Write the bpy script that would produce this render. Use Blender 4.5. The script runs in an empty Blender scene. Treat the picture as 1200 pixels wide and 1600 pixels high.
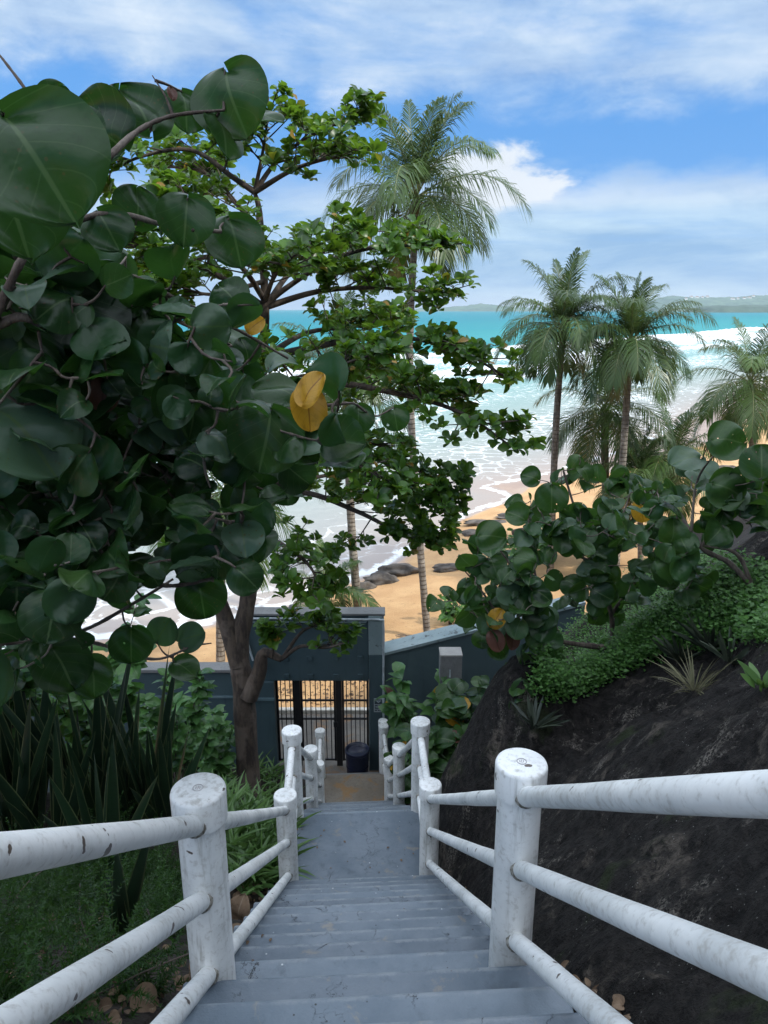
import bpy, math, random
import numpy as np
from math import radians, sin, cos, pi, sqrt, tan, atan2
C = bpy.context.scene
R = np.random.default_rng(7)
random.seed(7)

# ------------------------------------------------------------------ camera
FPX = 1110.0
PITCH = radians(15.94)
cam_d = bpy.data.cameras.new('camera'); cam = bpy.data.objects.new('camera', cam_d)
C.collection.objects.link(cam); C.camera = cam
cam.location = (0, 0, 0); cam.rotation_euler = (radians(90) - PITCH, 0, 0)
cam_d.sensor_fit = 'VERTICAL'; cam_d.sensor_height = 24; cam_d.lens = 24 * FPX / 1600
cam_d.clip_start = 0.05; cam_d.clip_end = 60000
FW = np.array([0, cos(PITCH), -sin(PITCH)]); UP = np.array([0, sin(PITCH), cos(PITCH)]); RT = np.array([1., 0, 0])
def ray(px, py): return FW + RT * (px - 600) / FPX + UP * (800 - py) / FPX
def P(px, py, t): return ray(px, py) * t                 # point at depth t
def PY(px, py, Y): d = ray(px, py); return d * (Y / d[1])  # point on a vertical plane
def PZ(px, py, Z): d = ray(px, py); return d * (Z / d[2])

# ------------------------------------------------------------------ light
C.view_settings.view_transform = 'Standard'; C.view_settings.look = 'None'
C.view_settings.exposure = 0.5; C.view_settings.gamma = 1.0
SUN_EL, SUN_AZ = radians(40), radians(118)               # azimuth from +Y towards +X
sdir = np.array([sin(SUN_AZ) * cos(SUN_EL), cos(SUN_AZ) * cos(SUN_EL), sin(SUN_EL)])
sun_d = bpy.data.lights.new('sun', 'SUN'); sun = bpy.data.objects.new('sun', sun_d); C.collection.objects.link(sun)
sun_d.energy = 2.6; sun_d.angle = radians(3); sun_d.color = (1, .95, .86)
from mathutils import Vector, Matrix
sun.rotation_euler = Vector(-sdir).to_track_quat('-Z', 'Y').to_euler()
sun.location = (20, -10, 30)

class NT:
    """tiny helper for node trees"""
    def __init__(s, tree): s.t = tree; s.n = tree.nodes; s.l = tree.links
    def new(s, typ, **kw):
        n = s.n.new(typ)
        for k, v in kw.items(): setattr(n, k, v)
        return n
    def put(s, sock, val):
        if val is None: return
        if hasattr(val, 'is_output'): s.l.new(val, sock)
        else:
            if isinstance(val, (tuple, list)) and len(val) == 3 and sock.type == 'RGBA': val = (*val, 1)
            sock.default_value = val
    def m(s, op, a, b=None, c=None, clamp=False):
        n = s.new('ShaderNodeMath', operation=op, use_clamp=clamp)
        for i, v in enumerate((a, b, c)): s.put(n.inputs[i], v)
        return n.outputs[0]
    def mix(s, f, a, b, blend='MIX'):
        n = s.new('ShaderNodeMix', data_type='RGBA', blend_type=blend)
        s.put(n.inputs[0], f); s.put(n.inputs[6], a); s.put(n.inputs[7], b)
        return n.outputs[2]
    def ss(s, x, lo, hi, a=0., b=1.):
        n = s.new('ShaderNodeMapRange', interpolation_type='SMOOTHSTEP')
        for i, v in enumerate((x, lo, hi, a, b)): s.put(n.inputs[i], v)
        return n.outputs[0]
    def ramp(s, f, stops, interp='LINEAR'):
        n = s.new('ShaderNodeValToRGB'); cr = n.color_ramp; cr.interpolation = interp
        while len(cr.elements) < len(stops): cr.elements.new(1)
        for e, (p, c) in zip(cr.elements, stops):
            e.position = p; e.color = (*c, 1) if len(c) == 3 else c
        s.put(n.inputs[0], f); return n.outputs[0]
    def noise(s, vec, scale, detail=4, rough=.55, dist=0., out=0):
        n = s.new('ShaderNodeTexNoise'); s.put(n.inputs['Vector'], vec)
        s.put(n.inputs['Scale'], scale); n.inputs['Detail'].default_value = detail
        n.inputs['Roughness'].default_value = rough; n.inputs['Distortion'].default_value = dist
        return n.outputs[out]
    def vor(s, vec, scale, feature='F1'):
        n = s.new('ShaderNodeTexVoronoi', feature=feature); s.put(n.inputs['Vector'], vec); s.put(n.inputs['Scale'], scale)
        return n.outputs['Distance']
    def xyz(s, v):
        n = s.new('ShaderNodeSeparateXYZ'); s.put(n.inputs[0], v); return n.outputs
    def vec(s, x, y, z):
        n = s.new('ShaderNodeCombineXYZ')
        for i, v in enumerate((x, y, z)): s.put(n.inputs[i], v)
        return n.outputs[0]
    def scale(s, v, sc):
        n = s.new('ShaderNodeMapping'); s.put(n.inputs[0], v); n.inputs['Scale'].default_value = sc; return n.outputs[0]
    def bump(s, h, strength, dist, normal=None):
        n = s.new('ShaderNodeBump'); s.put(n.inputs['Height'], h); s.put(n.inputs['Strength'], strength)
        s.put(n.inputs['Distance'], dist); s.put(n.inputs['Normal'], normal); return n.outputs[0]

# world: Nishita sky with cloud layers in it
W = bpy.data.worlds.new('World'); C.world = W; W.use_nodes = True
w = NT(W.node_tree); w.n.clear()
sky = w.new('ShaderNodeTexSky', sky_type='NISHITA', sun_disc=False)
sky.sun_elevation = SUN_EL; sky.sun_rotation = SUN_AZ; sky.air_density = 1.0; sky.dust_density = 0.4; sky.ozone_density = 2.5
dirv = w.new('ShaderNodeTexCoord').outputs['Generated']
dx, dy, dz = w.xyz(dirv)
az = w.m('MULTIPLY', w.m('ARCTAN2', dx, dy), 57.2958)
el = w.m('MULTIPLY', w.m('ARCSINE', dz), 57.2958)
q = w.vec(w.m('MULTIPLY', az, .05), w.m('MULTIPLY', el, .16), .3)
nb = w.noise(q, 1.0, 7, .58, .3)
nf = w.noise(w.vec(w.m('MULTIPLY', az, .16), w.m('MULTIPLY', el, .3), 4.2), 1.0, 7, .6, .2)
nl = w.noise(w.vec(w.m('MULTIPLY', az, .035), w.m('MULTIPLY', el, .3), 9.1), 1.0, 6, .6, .4)
wob = w.m('MULTIPLY', w.m('SUBTRACT', nf, .5), 6.0)
elw = w.m('ADD', el, wob)
lowband = w.m('ADD', 14.0, w.m('MULTIPLY', az, -.045))
c1 = w.m('MULTIPLY', w.ss(w.m('SUBTRACT', elw, lowband), -1.0, 2.2), w.ss(nb, .25, .55))
e2 = w.m('SUBTRACT', elw, w.m('MULTIPLY', w.m('SUBTRACT', nf, .5), -4.0))
da = w.m('DIVIDE', w.m('SUBTRACT', az, 8.0), 5.2); de = w.m('DIVIDE', w.m('SUBTRACT', el, 9.0), 2.6)
rr = w.m('ADD', w.m('MULTIPLY', da, da), w.m('MULTIPLY', de, de))
c2 = w.ss(w.m('ADD', rr, w.m('MULTIPLY', w.m('SUBTRACT', nf, .5), -4.5)), 1.1, .25)
c3 = w.m('MULTIPLY', w.ss(elw, 10.2, 7.4), w.ss(nl, .30, .58, .45, 1.0))
cl = w.m('MAXIMUM', c1, w.m('MAXIMUM', c2, c3), clamp=True)
ccol = w.ramp(w.m('ADD', w.m('MULTIPLY', nf, .55), w.m('MULTIPLY', nl, .45)), [(.34, (2.3, 3.5, 5.6)), (.5, (3.7, 4.9, 6.5)), (.66, (5.9, 6.6, 7.3))])
lowc = w.ramp(w.noise(w.vec(w.m('MULTIPLY', az, .07), w.m('MULTIPLY', el, .34), 2.7), 1.0, 6, .6, .3), [(.36, (2.3, 3.8, 5.7)), (.62, (4.4, 5.8, 6.9))])
ccol = w.mix(w.ss(el, 5.6, 8.4, .0, 1.0), lowc, ccol)
ccol = w.mix(w.m('MULTIPLY', c2, .85), ccol, (6.5, 6.8, 7.1))
skyc = w.mix(.7, sky.outputs[0], (.6, 2.7, 6.7))
cl = w.m('MAXIMUM', cl, w.ss(el, 24., 34., 0., .9)); ccol = w.mix(w.ss(el, 22., 40.), ccol, (14.5, 15.8, 18.))  # dense bright cloud overhead, out of view, added for more light in the shade
fin = w.mix(w.m('MULTIPLY', cl, .93), skyc, ccol)
bg = w.new('ShaderNodeBackground'); w.put(bg.inputs[0], fin); bg.inputs[1].default_value = 0.1
wo = w.new('ShaderNodeOutputWorld'); w.l.new(bg.outputs[0], wo.inputs[0])

# ------------------------------------------------------------------ mesh helpers
class MB:
    def __init__(s): s.v = []; s.a = []; s.f = []; s.n = 0
    def add(s, V, F, mi=0, att=None):
        V = np.asarray(V, float).reshape(-1, 3)
        s.v.append(V)
        s.a.append(np.zeros((len(V), 4)) if att is None else np.asarray(att, float))
        F = np.asarray(F, np.int64)
        s.f.append((F + s.n, mi)); s.n += len(V)
        return s
    def build(s, name, mats, parent=None, smooth=True, loc=None):
        me = bpy.data.meshes.new(name)
        V = np.concatenate(s.v); A = np.concatenate(s.a)
        off = np.zeros(3)
        if parent is not None:
            off = np.array(WORLD[parent.name])
        elif loc is not None: off = np.array(loc)
        V = V - off
        me.vertices.add(len(V)); me.vertices.foreach_set('co', V.astype(np.float32).ravel())
        li = np.concatenate([f.ravel() for f, _ in s.f])
        tot = np.concatenate([np.full(len(f), f.shape[1]) for f, _ in s.f])
        mi = np.concatenate([np.full(len(f), m) for f, m in s.f])
        st = np.concatenate([[0], np.cumsum(tot)[:-1]])
        me.loops.add(len(li)); me.loops.foreach_set('vertex_index', li.astype(np.int32))
        me.polygons.add(len(tot)); me.polygons.foreach_set('loop_start', st.astype(np.int32))
        me.polygons.foreach_set('loop_total', tot.astype(np.int32))
        me.polygons.foreach_set('material_index', mi.astype(np.int32))
        me.polygons.foreach_set('use_smooth', np.full(len(tot), smooth))
        me.update(calc_edges=True)
        at = me.attributes.new('leaf', 'FLOAT_COLOR', 'POINT'); at.data.foreach_set('color', A.astype(np.float32).ravel())
        for m in (mats if isinstance(mats, (list, tuple)) else [mats]): me.materials.append(m)
        o = bpy.data.objects.new(name, me); C.collection.objects.link(o)
        if parent is not None:
            o.parent = parent
            if parent.type == 'MESH': pass
            WORLD[o.name] = WORLD[parent.name]
        else:
            if loc is not None: o.location = loc
            WORLD[o.name] = tuple(off)
        return o
WORLD = {}
def thing(name, label, cat, loc=(0, 0, 0), group=None):
    o = bpy.data.objects.new(name, None); C.collection.objects.link(o); o.empty_display_size = .2
    o.location = loc; WORLD[o.name] = tuple(loc)
    o['label'] = label; o['category'] = cat
    if group: o['group'] = group
    return o
def tag(o, label, cat, group=None, kind=None):
    o['label'] = label; o['category'] = cat
    if group: o['group'] = group
    if kind: o['kind'] = kind
    return o
def struct(o, label=None, cat=None):
    o['kind'] = 'structure'
    if label: o['label'] = label; o['category'] = cat
    return o
def nrm(v): v = np.asarray(v, float); return v / (np.linalg.norm(v, axis=-1, keepdims=True) + 1e-9)
def smooth_path(pts, n):
    """Catmull-Rom through pts"""
    p = np.asarray(pts, float)
    if len(p) == 2: return p[0] + (p[1] - p[0]) * np.linspace(0, 1, n)[:, None]
    q = np.vstack([2 * p[0] - p[1], p, 2 * p[-1] - p[-2]])
    u = np.linspace(0, len(p) - 1, n); i = np.minimum(u.astype(int), len(p) - 2); f = (u - i)[:, None]
    a, b, c, d = q[i], q[i + 1], q[i + 2], q[i + 3]
    return .5 * (2 * b + (c - a) * f + (2 * a - 5 * b + 4 * c - d) * f * f + (3 * b - a - 3 * c + d) * f ** 3)
def tube(mb, pts, rad, seg=8, mi=0, cap=True, tint=0.):
    p = np.asarray(pts, float); n = len(p); r = np.broadcast_to(np.asarray(rad, float), (n,))
    t = nrm(np.gradient(p, axis=0))
    ref = np.array([0, 0, 1.]) if abs(t[0][2]) < .9 else np.array([1., 0, 0])
    u = nrm(np.cross(t[0], ref)); U = []
    for k in range(n):
        u = nrm(u - t[k] * np.dot(u, t[k])); U.append(u)
    U = np.array(U); Vv = np.cross(t, U)
    a = np.linspace(0, 2 * pi, seg, endpoint=False)
    ring = p[:, None] + r[:, None, None] * (U[:, None] * np.cos(a)[None, :, None] + Vv[:, None] * np.sin(a)[None, :, None])
    idx = np.arange(n * seg).reshape(n, seg)
    F = np.stack([idx[:-1], np.roll(idx[:-1], -1, 1), np.roll(idx[1:], -1, 1), idx[1:]], -1).reshape(-1, 4)
    L = np.concatenate([[0], np.cumsum(np.linalg.norm(np.diff(p, axis=0), axis=1))])
    att = np.zeros((n, seg, 4)); att[..., 0] = (np.arange(seg) / seg)[None]; att[..., 1] = L[:, None]; att[..., 2] = tint
    mb.add(ring.reshape(-1, 3), F, mi, att.reshape(-1, 4))
    if cap:
        base = ring.reshape(-1, 3)
        mb.add(base[-seg:], [tuple(range(seg))], mi); mb.add(base[:seg], [tuple(range(seg))[::-1]], mi)
    return p
def box(mb, lo, hi, mi=0, rot=None, c=None):
    x0, y0, z0 = lo; x1, y1, z1 = hi
    V = np.array([(x0,y0,z0),(x1,y0,z0),(x1,y1,z0),(x0,y1,z0),(x0,y0,z1),(x1,y0,z1),(x1,y1,z1),(x0,y1,z1)], float)
    if rot is not None: V = (V - c) @ np.array(rot).T + c
    mb.add(V, [(0,3,2,1),(4,5,6,7),(0,1,5,4),(1,2,6,5),(2,3,7,6),(3,0,4,7)], mi)
def prism(mb, poly, y0, y1, mi=0):
    """polygon in x,z extruded from y0 to y1"""
    n = len(poly); V = [(x, y0, z) for x, z in poly] + [(x, y1, z) for x, z in poly]
    mb.add(V, [tuple(range(n))], mi); mb.add(V, [tuple(range(2 * n - 1, n - 1, -1))], mi)
    mb.add(V, [(i + n, (i + 1) % n + n, (i + 1) % n, i) for i in range(n)], mi)
def lathe(mb, prof, c, seg=28, mi=0):
    a = np.linspace(0, 2 * pi, seg, endpoint=False); c = np.asarray(c, float)
    V = np.array([[(r * cos(x), r * sin(x), z) for x in a] for r, z in prof]).reshape(-1, 3) + c
    idx = np.arange(len(prof) * seg).reshape(len(prof), seg)
    F = np.stack([idx[:-1], np.roll(idx[:-1], -1, 1), np.roll(idx[1:], -1, 1), idx[1:]], -1).reshape(-1, 4)
    mb.add(V, F, mi)
def bevel(o, wd, seg=2):
    m = o.modifiers.new('bevel', 'BEVEL'); m.width = wd; m.segments = seg; m.limit_method = 'ANGLE'; return o

# value noise in numpy (for terrain)
_tab = R.random((64, 64))
def vn(x, y):
    x = np.asarray(x, float); y = np.asarray(y, float)
    xi = np.floor(x).astype(int); yi = np.floor(y).astype(int); fx = x - xi; fy = y - yi
    fx = fx * fx * (3 - 2 * fx); fy = fy * fy * (3 - 2 * fy)
    g = lambda a, b: _tab[a % 64, b % 64]
    return (g(xi, yi) * (1 - fx) + g(xi + 1, yi) * fx) * (1 - fy) + (g(xi, yi + 1) * (1 - fx) + g(xi + 1, yi + 1) * fx) * fy - .5
def fbm(x, y, o=4):
    s = 0; a = 1
    for k in range(o): s = s + a * vn(x * 2 ** k + 7.3 * k, y * 2 ** k + 3.1 * k); a *= .5
    return s

# ------------------------------------------------------------------ materials
def mat(name):
    m = bpy.data.materials.new(name); m.use_nodes = True; t = NT(m.node_tree); t.n.clear()
    o = t.new('ShaderNodeOutputMaterial'); b = t.new('ShaderNodeBsdfPrincipled'); t.l.new(b.outputs[0], o.inputs[0])
    t.b = b; t.o = o
    return m, t
def setp(t, **kw):
    names = dict(col='Base Color', rough='Roughness', metal='Metallic', normal='Normal', spec='Specular IOR Level')
    for k, v in kw.items(): t.put(t.b.inputs[names[k]], v)
def obj_co(t): return t.new('ShaderNodeTexCoord').outputs['Object']
def pos(t): return t.new('ShaderNodeNewGeometry').outputs['Position']

def m_plain(name, col, rough=.6, var=.25, sc=6., metal=0., bump=.0):
    m, t = mat(name); p = pos(t); n = t.noise(p, sc, 5)
    f = t.ss(n, .3, .7)
    c = t.mix(f, tuple(x * (1 - var) for x in col), tuple(min(1, x * (1 + var)) for x in col))
    setp(t, col=c, rough=rough, metal=metal)
    if bump: setp(t, normal=t.bump(t.noise(p, sc * 6, 4), bump, .02))
    return m
def m_white_paint(name='white_paint', st=.45, ch=.0):
    m, t = mat(name); p = pos(t)
    big = t.noise(p, 3.0, 5, .6); fine = t.noise(p, 42., 4, .65); streak = t.noise(t.scale(p, (24, 24, 2.2)), 1., 5, .7)
    c = t.mix(t.ss(big, .35, .7), (.82, .83, .81), (.60, .62, .61))
    c = t.mix(t.m('MULTIPLY', t.ss(streak, .50, .72), st), c, (.30, .29, .25))
    c = t.mix(t.m('MULTIPLY', t.ss(t.m('ADD', fine, t.m('MULTIPLY', big, .35)), .66, .90), .55), c, (.36, .34, .30))
    chip = t.noise(t.scale(p, (17, 17, 17)), 1., 2, .4, 0.)
    edge = t.ss(t.m('ADD', chip, t.m('MULTIPLY', fine, .12)), .772 + ch, .782 + ch)
    c = t.mix(edge, c, (.10, .075, .06))
    setp(t, col=c, rough=t.m('ADD', .32, t.m('MULTIPLY', big, .25)))
    h = t.m('SUBTRACT', t.m('MULTIPLY', t.noise(p, 30., 3), .6), t.m('MULTIPLY', edge, .6))
    setp(t, normal=t.bump(h, .35, .006))
    return m
def m_stain():
    m, t = mat('weld_stain'); p = pos(t)
    n = t.noise(p, 60., 4)
    setp(t, col=t.mix(t.ss(n, .35, .65), (.10, .085, .06), (.42, .40, .35)), rough=.8)
    return m
def m_stair():
    m, t = mat('grey_stair_paint'); p = pos(t)
    big = t.noise(p, 2.2, 6, .6); mid = t.noise(p, 9., 5, .65); fine = t.noise(p, 60., 4, .7)
    c = t.mix(t.ss(big, .3, .72), (.105, .138, .172), (.172, .207, .242))
    c = t.mix(t.m('MULTIPLY', t.ss(mid, .56, .72), .5), c, (.07, .088, .105))
    c = t.mix(t.m('MULTIPLY', t.ss(t.noise(p, 5., 6, .7, .6), .60, .68), .55), c, (.27, .235, .18))
    sp = t.vor(p, 13.); c = t.mix(t.m('MULTIPLY', t.ss(sp, .10, .05), t.ss(t.noise(p, 4., 2), .5, .6)), c, (.62, .64, .64))
    sp2 = t.vor(t.scale(p, (1, 1, .3)), 21.); c = t.mix(t.m('MULTIPLY', t.ss(sp2, .10, .06), t.ss(t.noise(p, 3.3, 2), .5, .58)), c, (.04, .04, .04))
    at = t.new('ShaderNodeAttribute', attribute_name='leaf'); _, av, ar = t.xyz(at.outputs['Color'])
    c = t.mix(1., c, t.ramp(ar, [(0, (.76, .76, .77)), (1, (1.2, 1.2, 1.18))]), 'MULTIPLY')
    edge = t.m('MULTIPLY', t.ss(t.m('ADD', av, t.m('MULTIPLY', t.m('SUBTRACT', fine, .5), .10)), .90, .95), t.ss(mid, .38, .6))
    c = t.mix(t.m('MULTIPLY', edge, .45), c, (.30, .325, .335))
    ao_dirt = t.m('MULTIPLY', t.ss(t.m('ADD', av, t.m('MULTIPLY', t.m('SUBTRACT', mid, .5), .5)), .36, .14), t.ss(av, 0, .02))
    c = t.mix(t.m('MULTIPLY', ao_dirt, .7), c, (.062, .066, .066))  # occlusion-like shade painted in with the dirt at the back of each tread
    cr = t.vor(t.vec(*[t.m('ADD', a, t.m('MULTIPLY', mid, .35)) for a in t.xyz(p)]), 2.6, 'DISTANCE_TO_EDGE')
    crm = t.m('MULTIPLY', t.ss(cr, .008, .002), t.ss(big, .48, .58))
    c = t.mix(crm, c, (.05, .055, .06))
    setp(t, col=c, rough=t.ss(mid, .3, .7, .42, .68))
    h = t.m('ADD', t.m('MULTIPLY', fine, .35), t.m('ADD', t.m('MULTIPLY', mid, .8), t.m('MULTIPLY', crm, -.8)))
    setp(t, normal=t.bump(h, .6, .012))
    return m
def m_concrete(name, a, b, rust=None):
    m, t = mat(name); p = pos(t)
    big = t.noise(p, 1.6, 6, .62, .5); fine = t.noise(p, 22., 5, .65)
    c = t.mix(t.ss(big, .34, .66), a, b)
    c = t.mix(t.m('MULTIPLY', t.ss(fine, .5, .75), .5), c, tuple(x * .45 for x in a))
    if rust: c = t.mix(t.ss(t.noise(p, 2.3, 6, .65, .4), .5, .62), c, rust)
    setp(t, col=c, rough=.85, normal=t.bump(fine, .5, .015))
    return m
def m_teal(name, a, b, faded=.0):
    m, t = mat(name); p = pos(t)
    st = t.noise(t.scale(p, (7, 7, .8)), 1., 6, .65); big = t.noise(p, 1.2, 5)
    c = t.mix(t.ss(big, .3, .7), a, b)
    c = t.mix(t.m('MULTIPLY', t.ss(st, .52, .75), .45), c, tuple(x * .5 for x in a))
    if faded:
        c = t.mix(t.m('MULTIPLY', t.ss(t.noise(p, 6., 6, .7), .56, .66), faded), c, (.03, .03, .03))
    setp(t, col=c, rough=.55, normal=t.bump(t.noise(p, 35., 4), .25, .01))
    return m
def m_bark(name, a, b, ring=False, sc=1.):
    m, t = mat(name); p = pos(t)
    s = t.noise(t.scale(p, (14 * sc, 14 * sc, 3 * sc)), 1., 6, .65); big = t.noise(p, 2.5 * sc, 4)
    c = t.mix(t.ss(s, .35, .65), a, b)
    c = t.mix(t.m('MULTIPLY', t.ss(big, .52, .66), .6), c, tuple(min(1, x * 1.5 + .03) for x in b))
    h = s
    if ring:
        at = t.new('ShaderNodeAttribute', attribute_name='leaf'); y = t.xyz(at.outputs['Color'])[1]
        fr = t.m('FRACT', t.m('MULTIPLY', t.m('ADD', y, t.m('MULTIPLY', big, .06)), 7.0))
        rg = t.ss(fr, .0, .22); c = t.mix(t.m('MULTIPLY', t.m('SUBTRACT', 1, rg), .65), c, tuple(x * .4 for x in a)); h = t.m('ADD', t.m('MULTIPLY', s, .5), rg)
    setp(t, col=c, rough=.9, normal=t.bump(h, .8, .03))
    return m
def m_leaf(name, dark, light, vein, rough=.35, trans=.3, tcol=None, veins=4.5, back=None, blem=.4, odd=None, spec=.4, spots=0, margin=None):
    """leaf: attribute rgb = (across, along, random)"""
    m, t = mat(name)
    at = t.new('ShaderNodeAttribute', attribute_name='leaf'); u, v, r = t.xyz(at.outputs['Color'])
    p = pos(t)
    c = t.mix(r, dark, light)
    if odd: c = t.mix(t.ss(r, .982, .986), c, odd)
    c = t.mix(t.m('MULTIPLY', t.ss(t.noise(p, 28., 4), .52, .74), blem), c, tuple(x * .55 for x in dark))
    if margin: c = t.mix(t.m('MULTIPLY', t.ss(t.m('ABSOLUTE', t.m('SUBTRACT', u, .5)), .40, .47), .7), c, margin)
    if spots:
        c = t.mix(t.m('MULTIPLY', t.ss(r, .80, .86), .75), c, (.075, .125, .085))
        vs = t.vor(p, 55.); c = t.mix(t.m('MULTIPLY', t.m('MULTIPLY', t.ss(vs, .22, .14), t.ss(t.noise(p, 7., 3), .50, .58)), spots), c, (.075, .05, .02))
        c = t.mix(t.m('MULTIPLY', t.ss(t.noise(p, 5., 3), .55, .7), .35), c, (.06, .10, .02))
    du = t.m('ABSOLUTE', t.m('SUBTRACT', u, .5))
    if veins:
        mid = t.ss(du, .026, .010)
        fr = t.m('ABSOLUTE', t.m('SUBTRACT', t.m('FRACT', t.m('MULTIPLY', t.m('SUBTRACT', v, t.m('MULTIPLY', du, .9)), veins)), .5))
        sv = t.m('MULTIPLY', t.ss(fr, .05, .012), .38)
        c = t.mix(t.m('MAXIMUM', mid, sv), c, vein)
        setp(t, normal=t.bump(t.m('ADD', t.m('MULTIPLY', fr, .12), t.m('MULTIPLY', t.noise(p, 16., 3), .9)), .35, .012))
    if back:
        bf = t.new('ShaderNodeNewGeometry').outputs['Backfacing']; c = t.mix(t.m('MULTIPLY', bf, .8), c, back)
    setp(t, col=c, rough=rough, spec=spec)
    tr = t.new('ShaderNodeBsdfTranslucent'); t.put(tr.inputs[0], t.mix(.5, c, tcol or tuple(min(1, x * 2.2) for x in light)))
    mx = t.new('ShaderNodeMixShader'); mx.inputs[0].default_value = trans
    t.l.new(t.b.outputs[0], mx.inputs[1]); t.l.new(tr.outputs[0], mx.inputs[2]); t.l.new(mx.outputs[0], t.o.inputs[0])
    if spots:       # insect holes
        hole = t.m('MULTIPLY', t.m('LESS_THAN', t.m('ADD', t.vor(p, 20.), t.m('MULTIPLY', t.noise(p, 60., 2), .08)), .15), t.m('GREATER_THAN', t.noise(p, 3.1, 2), .565))
        m2 = t.new('ShaderNodeMixShader'); tp = t.new('ShaderNodeBsdfTransparent'); t.put(m2.inputs[0], hole)
        t.l.new(mx.outputs[0], m2.inputs[1]); t.l.new(tp.outputs[0], m2.inputs[2]); t.l.new(m2.outputs[0], t.o.inputs[0])
    return m
WHITE = m_white_paint(ch=.03, st=.7); WHITE_R = m_white_paint('white_rail_paint', .16, .0); STAIN = m_stain(); STAIR = m_stair()
LANDING2 = m_concrete('worn_concrete', (.20, .165, .125), (.25, .22, .18), rust=(.28, .17, .08))
CONC = m_concrete('grey_concrete', (.30, .29, .27), (.40, .39, .36))
CONC_D = m_concrete('dark_grey_concrete', (.16, .165, .16), (.22, .22, .215))
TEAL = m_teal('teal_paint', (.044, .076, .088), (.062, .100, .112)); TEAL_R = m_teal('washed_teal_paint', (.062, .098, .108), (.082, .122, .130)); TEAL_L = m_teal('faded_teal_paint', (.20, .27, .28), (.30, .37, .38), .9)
TEAL_M = m_teal('grey_teal_paint', (.10, .16, .18), (.14, .20, .22), .3)
IRON = m_plain('black_iron', (.012, .012, .014), .5)
PIPE = m_plain('grey_conduit', (.40, .45, .47), .4)
NAVY = m_plain('navy_plastic', (.008, .012, .035), .35, .2, 8)
BARK = m_bark('sea_almond_bark', (.03, .022, .017), (.085, .062, .045))
BARK_D = m_bark('dark_twig_bark', (.03, .023, .018), (.075, .055, .042))
BARK_G = m_bark('sea_grape_bark', (.07, .05, .04), (.16, .13, .105))
PALMBARK = m_bark('palm_bark', (.13, .115, .10), (.26, .235, .20), ring=True)
PALMBARK_D = m_bark('dark_palm_bark', (.10, .088, .075), (.20, .18, .155), ring=True)
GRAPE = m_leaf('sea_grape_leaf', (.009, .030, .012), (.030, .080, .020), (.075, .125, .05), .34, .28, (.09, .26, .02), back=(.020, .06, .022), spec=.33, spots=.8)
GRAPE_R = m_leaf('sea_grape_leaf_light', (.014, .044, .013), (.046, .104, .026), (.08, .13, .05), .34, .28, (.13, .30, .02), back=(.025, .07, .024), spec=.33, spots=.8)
YELLOW = m_leaf('yellow_leaf', (.42, .22, .02), (.56, .33, .03), (.20, .08, .01), .4, .35, (.8, .4, .02), blem=.95)
RUST_L = m_leaf('rust_leaf', (.10, .045, .035), (.15, .07, .05), (.07, .03, .02), .5, .2, (.25, .1, .05))
ALMOND = m_leaf('sea_almond_leaf', (.018, .06, .012), (.075, .175, .022), (.10, .2, .05), .34, .38, (.25, .44, .02), veins=0, odd=(.28, .16, .03))
PALM = m_leaf('palm_leaflet', (.028, .064, .020), (.09, .16, .042), (.2, .2, .1), .35, .3, (.2, .28, .07), veins=0, blem=.1)
PALM_Y = m_leaf('dry_palm_leaflet', (.14, .12, .045), (.26, .23, .08), (.2, .2, .1), .5, .3, (.35, .3, .08), veins=0, blem=.1)
SNAKE = m_leaf('snake_plant_leaf', (.005, .014, .008), (.016, .038, .017), (.05, .09, .04), .35, .1, None, veins=0, margin=(.12, .14, .06))
STRAP = m_leaf('strap_leaf', (.05, .11, .03), (.13, .24, .07), (.2, .3, .1), .4, .3, (.2, .36, .06), veins=0)
FERN = m_leaf('fern_needle', (.010, .032, .008), (.032, .088, .018), (.1, .2, .05), .5, .3, (.14, .3, .03), veins=0, blem=.1)
COVER = m_leaf('creeper_leaf', (.04, .11, .022), (.10, .23, .05), (.1, .2, .05), .45, .3, (.16, .36, .04), veins=0, blem=.2)
SHRUB = m_leaf('shrub_leaf', (.035, .10, .028), (.085, .20, .05), (.12, .22, .08), .35, .3, (.16, .36, .05), veins=6.)
DRY = m_leaf('dry_leaf', (.09, .055, .032), (.22, .15, .095), (.26, .2, .14), .8, .1, None, veins=5., blem=.7)
AGAVE = m_leaf('dark_agave_leaf', (.022, .032, .022), (.05, .065, .04), (.1, .1, .1), .5, .05, None, veins=0)
TUFT = m_leaf('dry_grass', (.10, .10, .05), (.20, .19, .11), (.2, .2, .1), .7, .15, None, veins=0)

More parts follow.
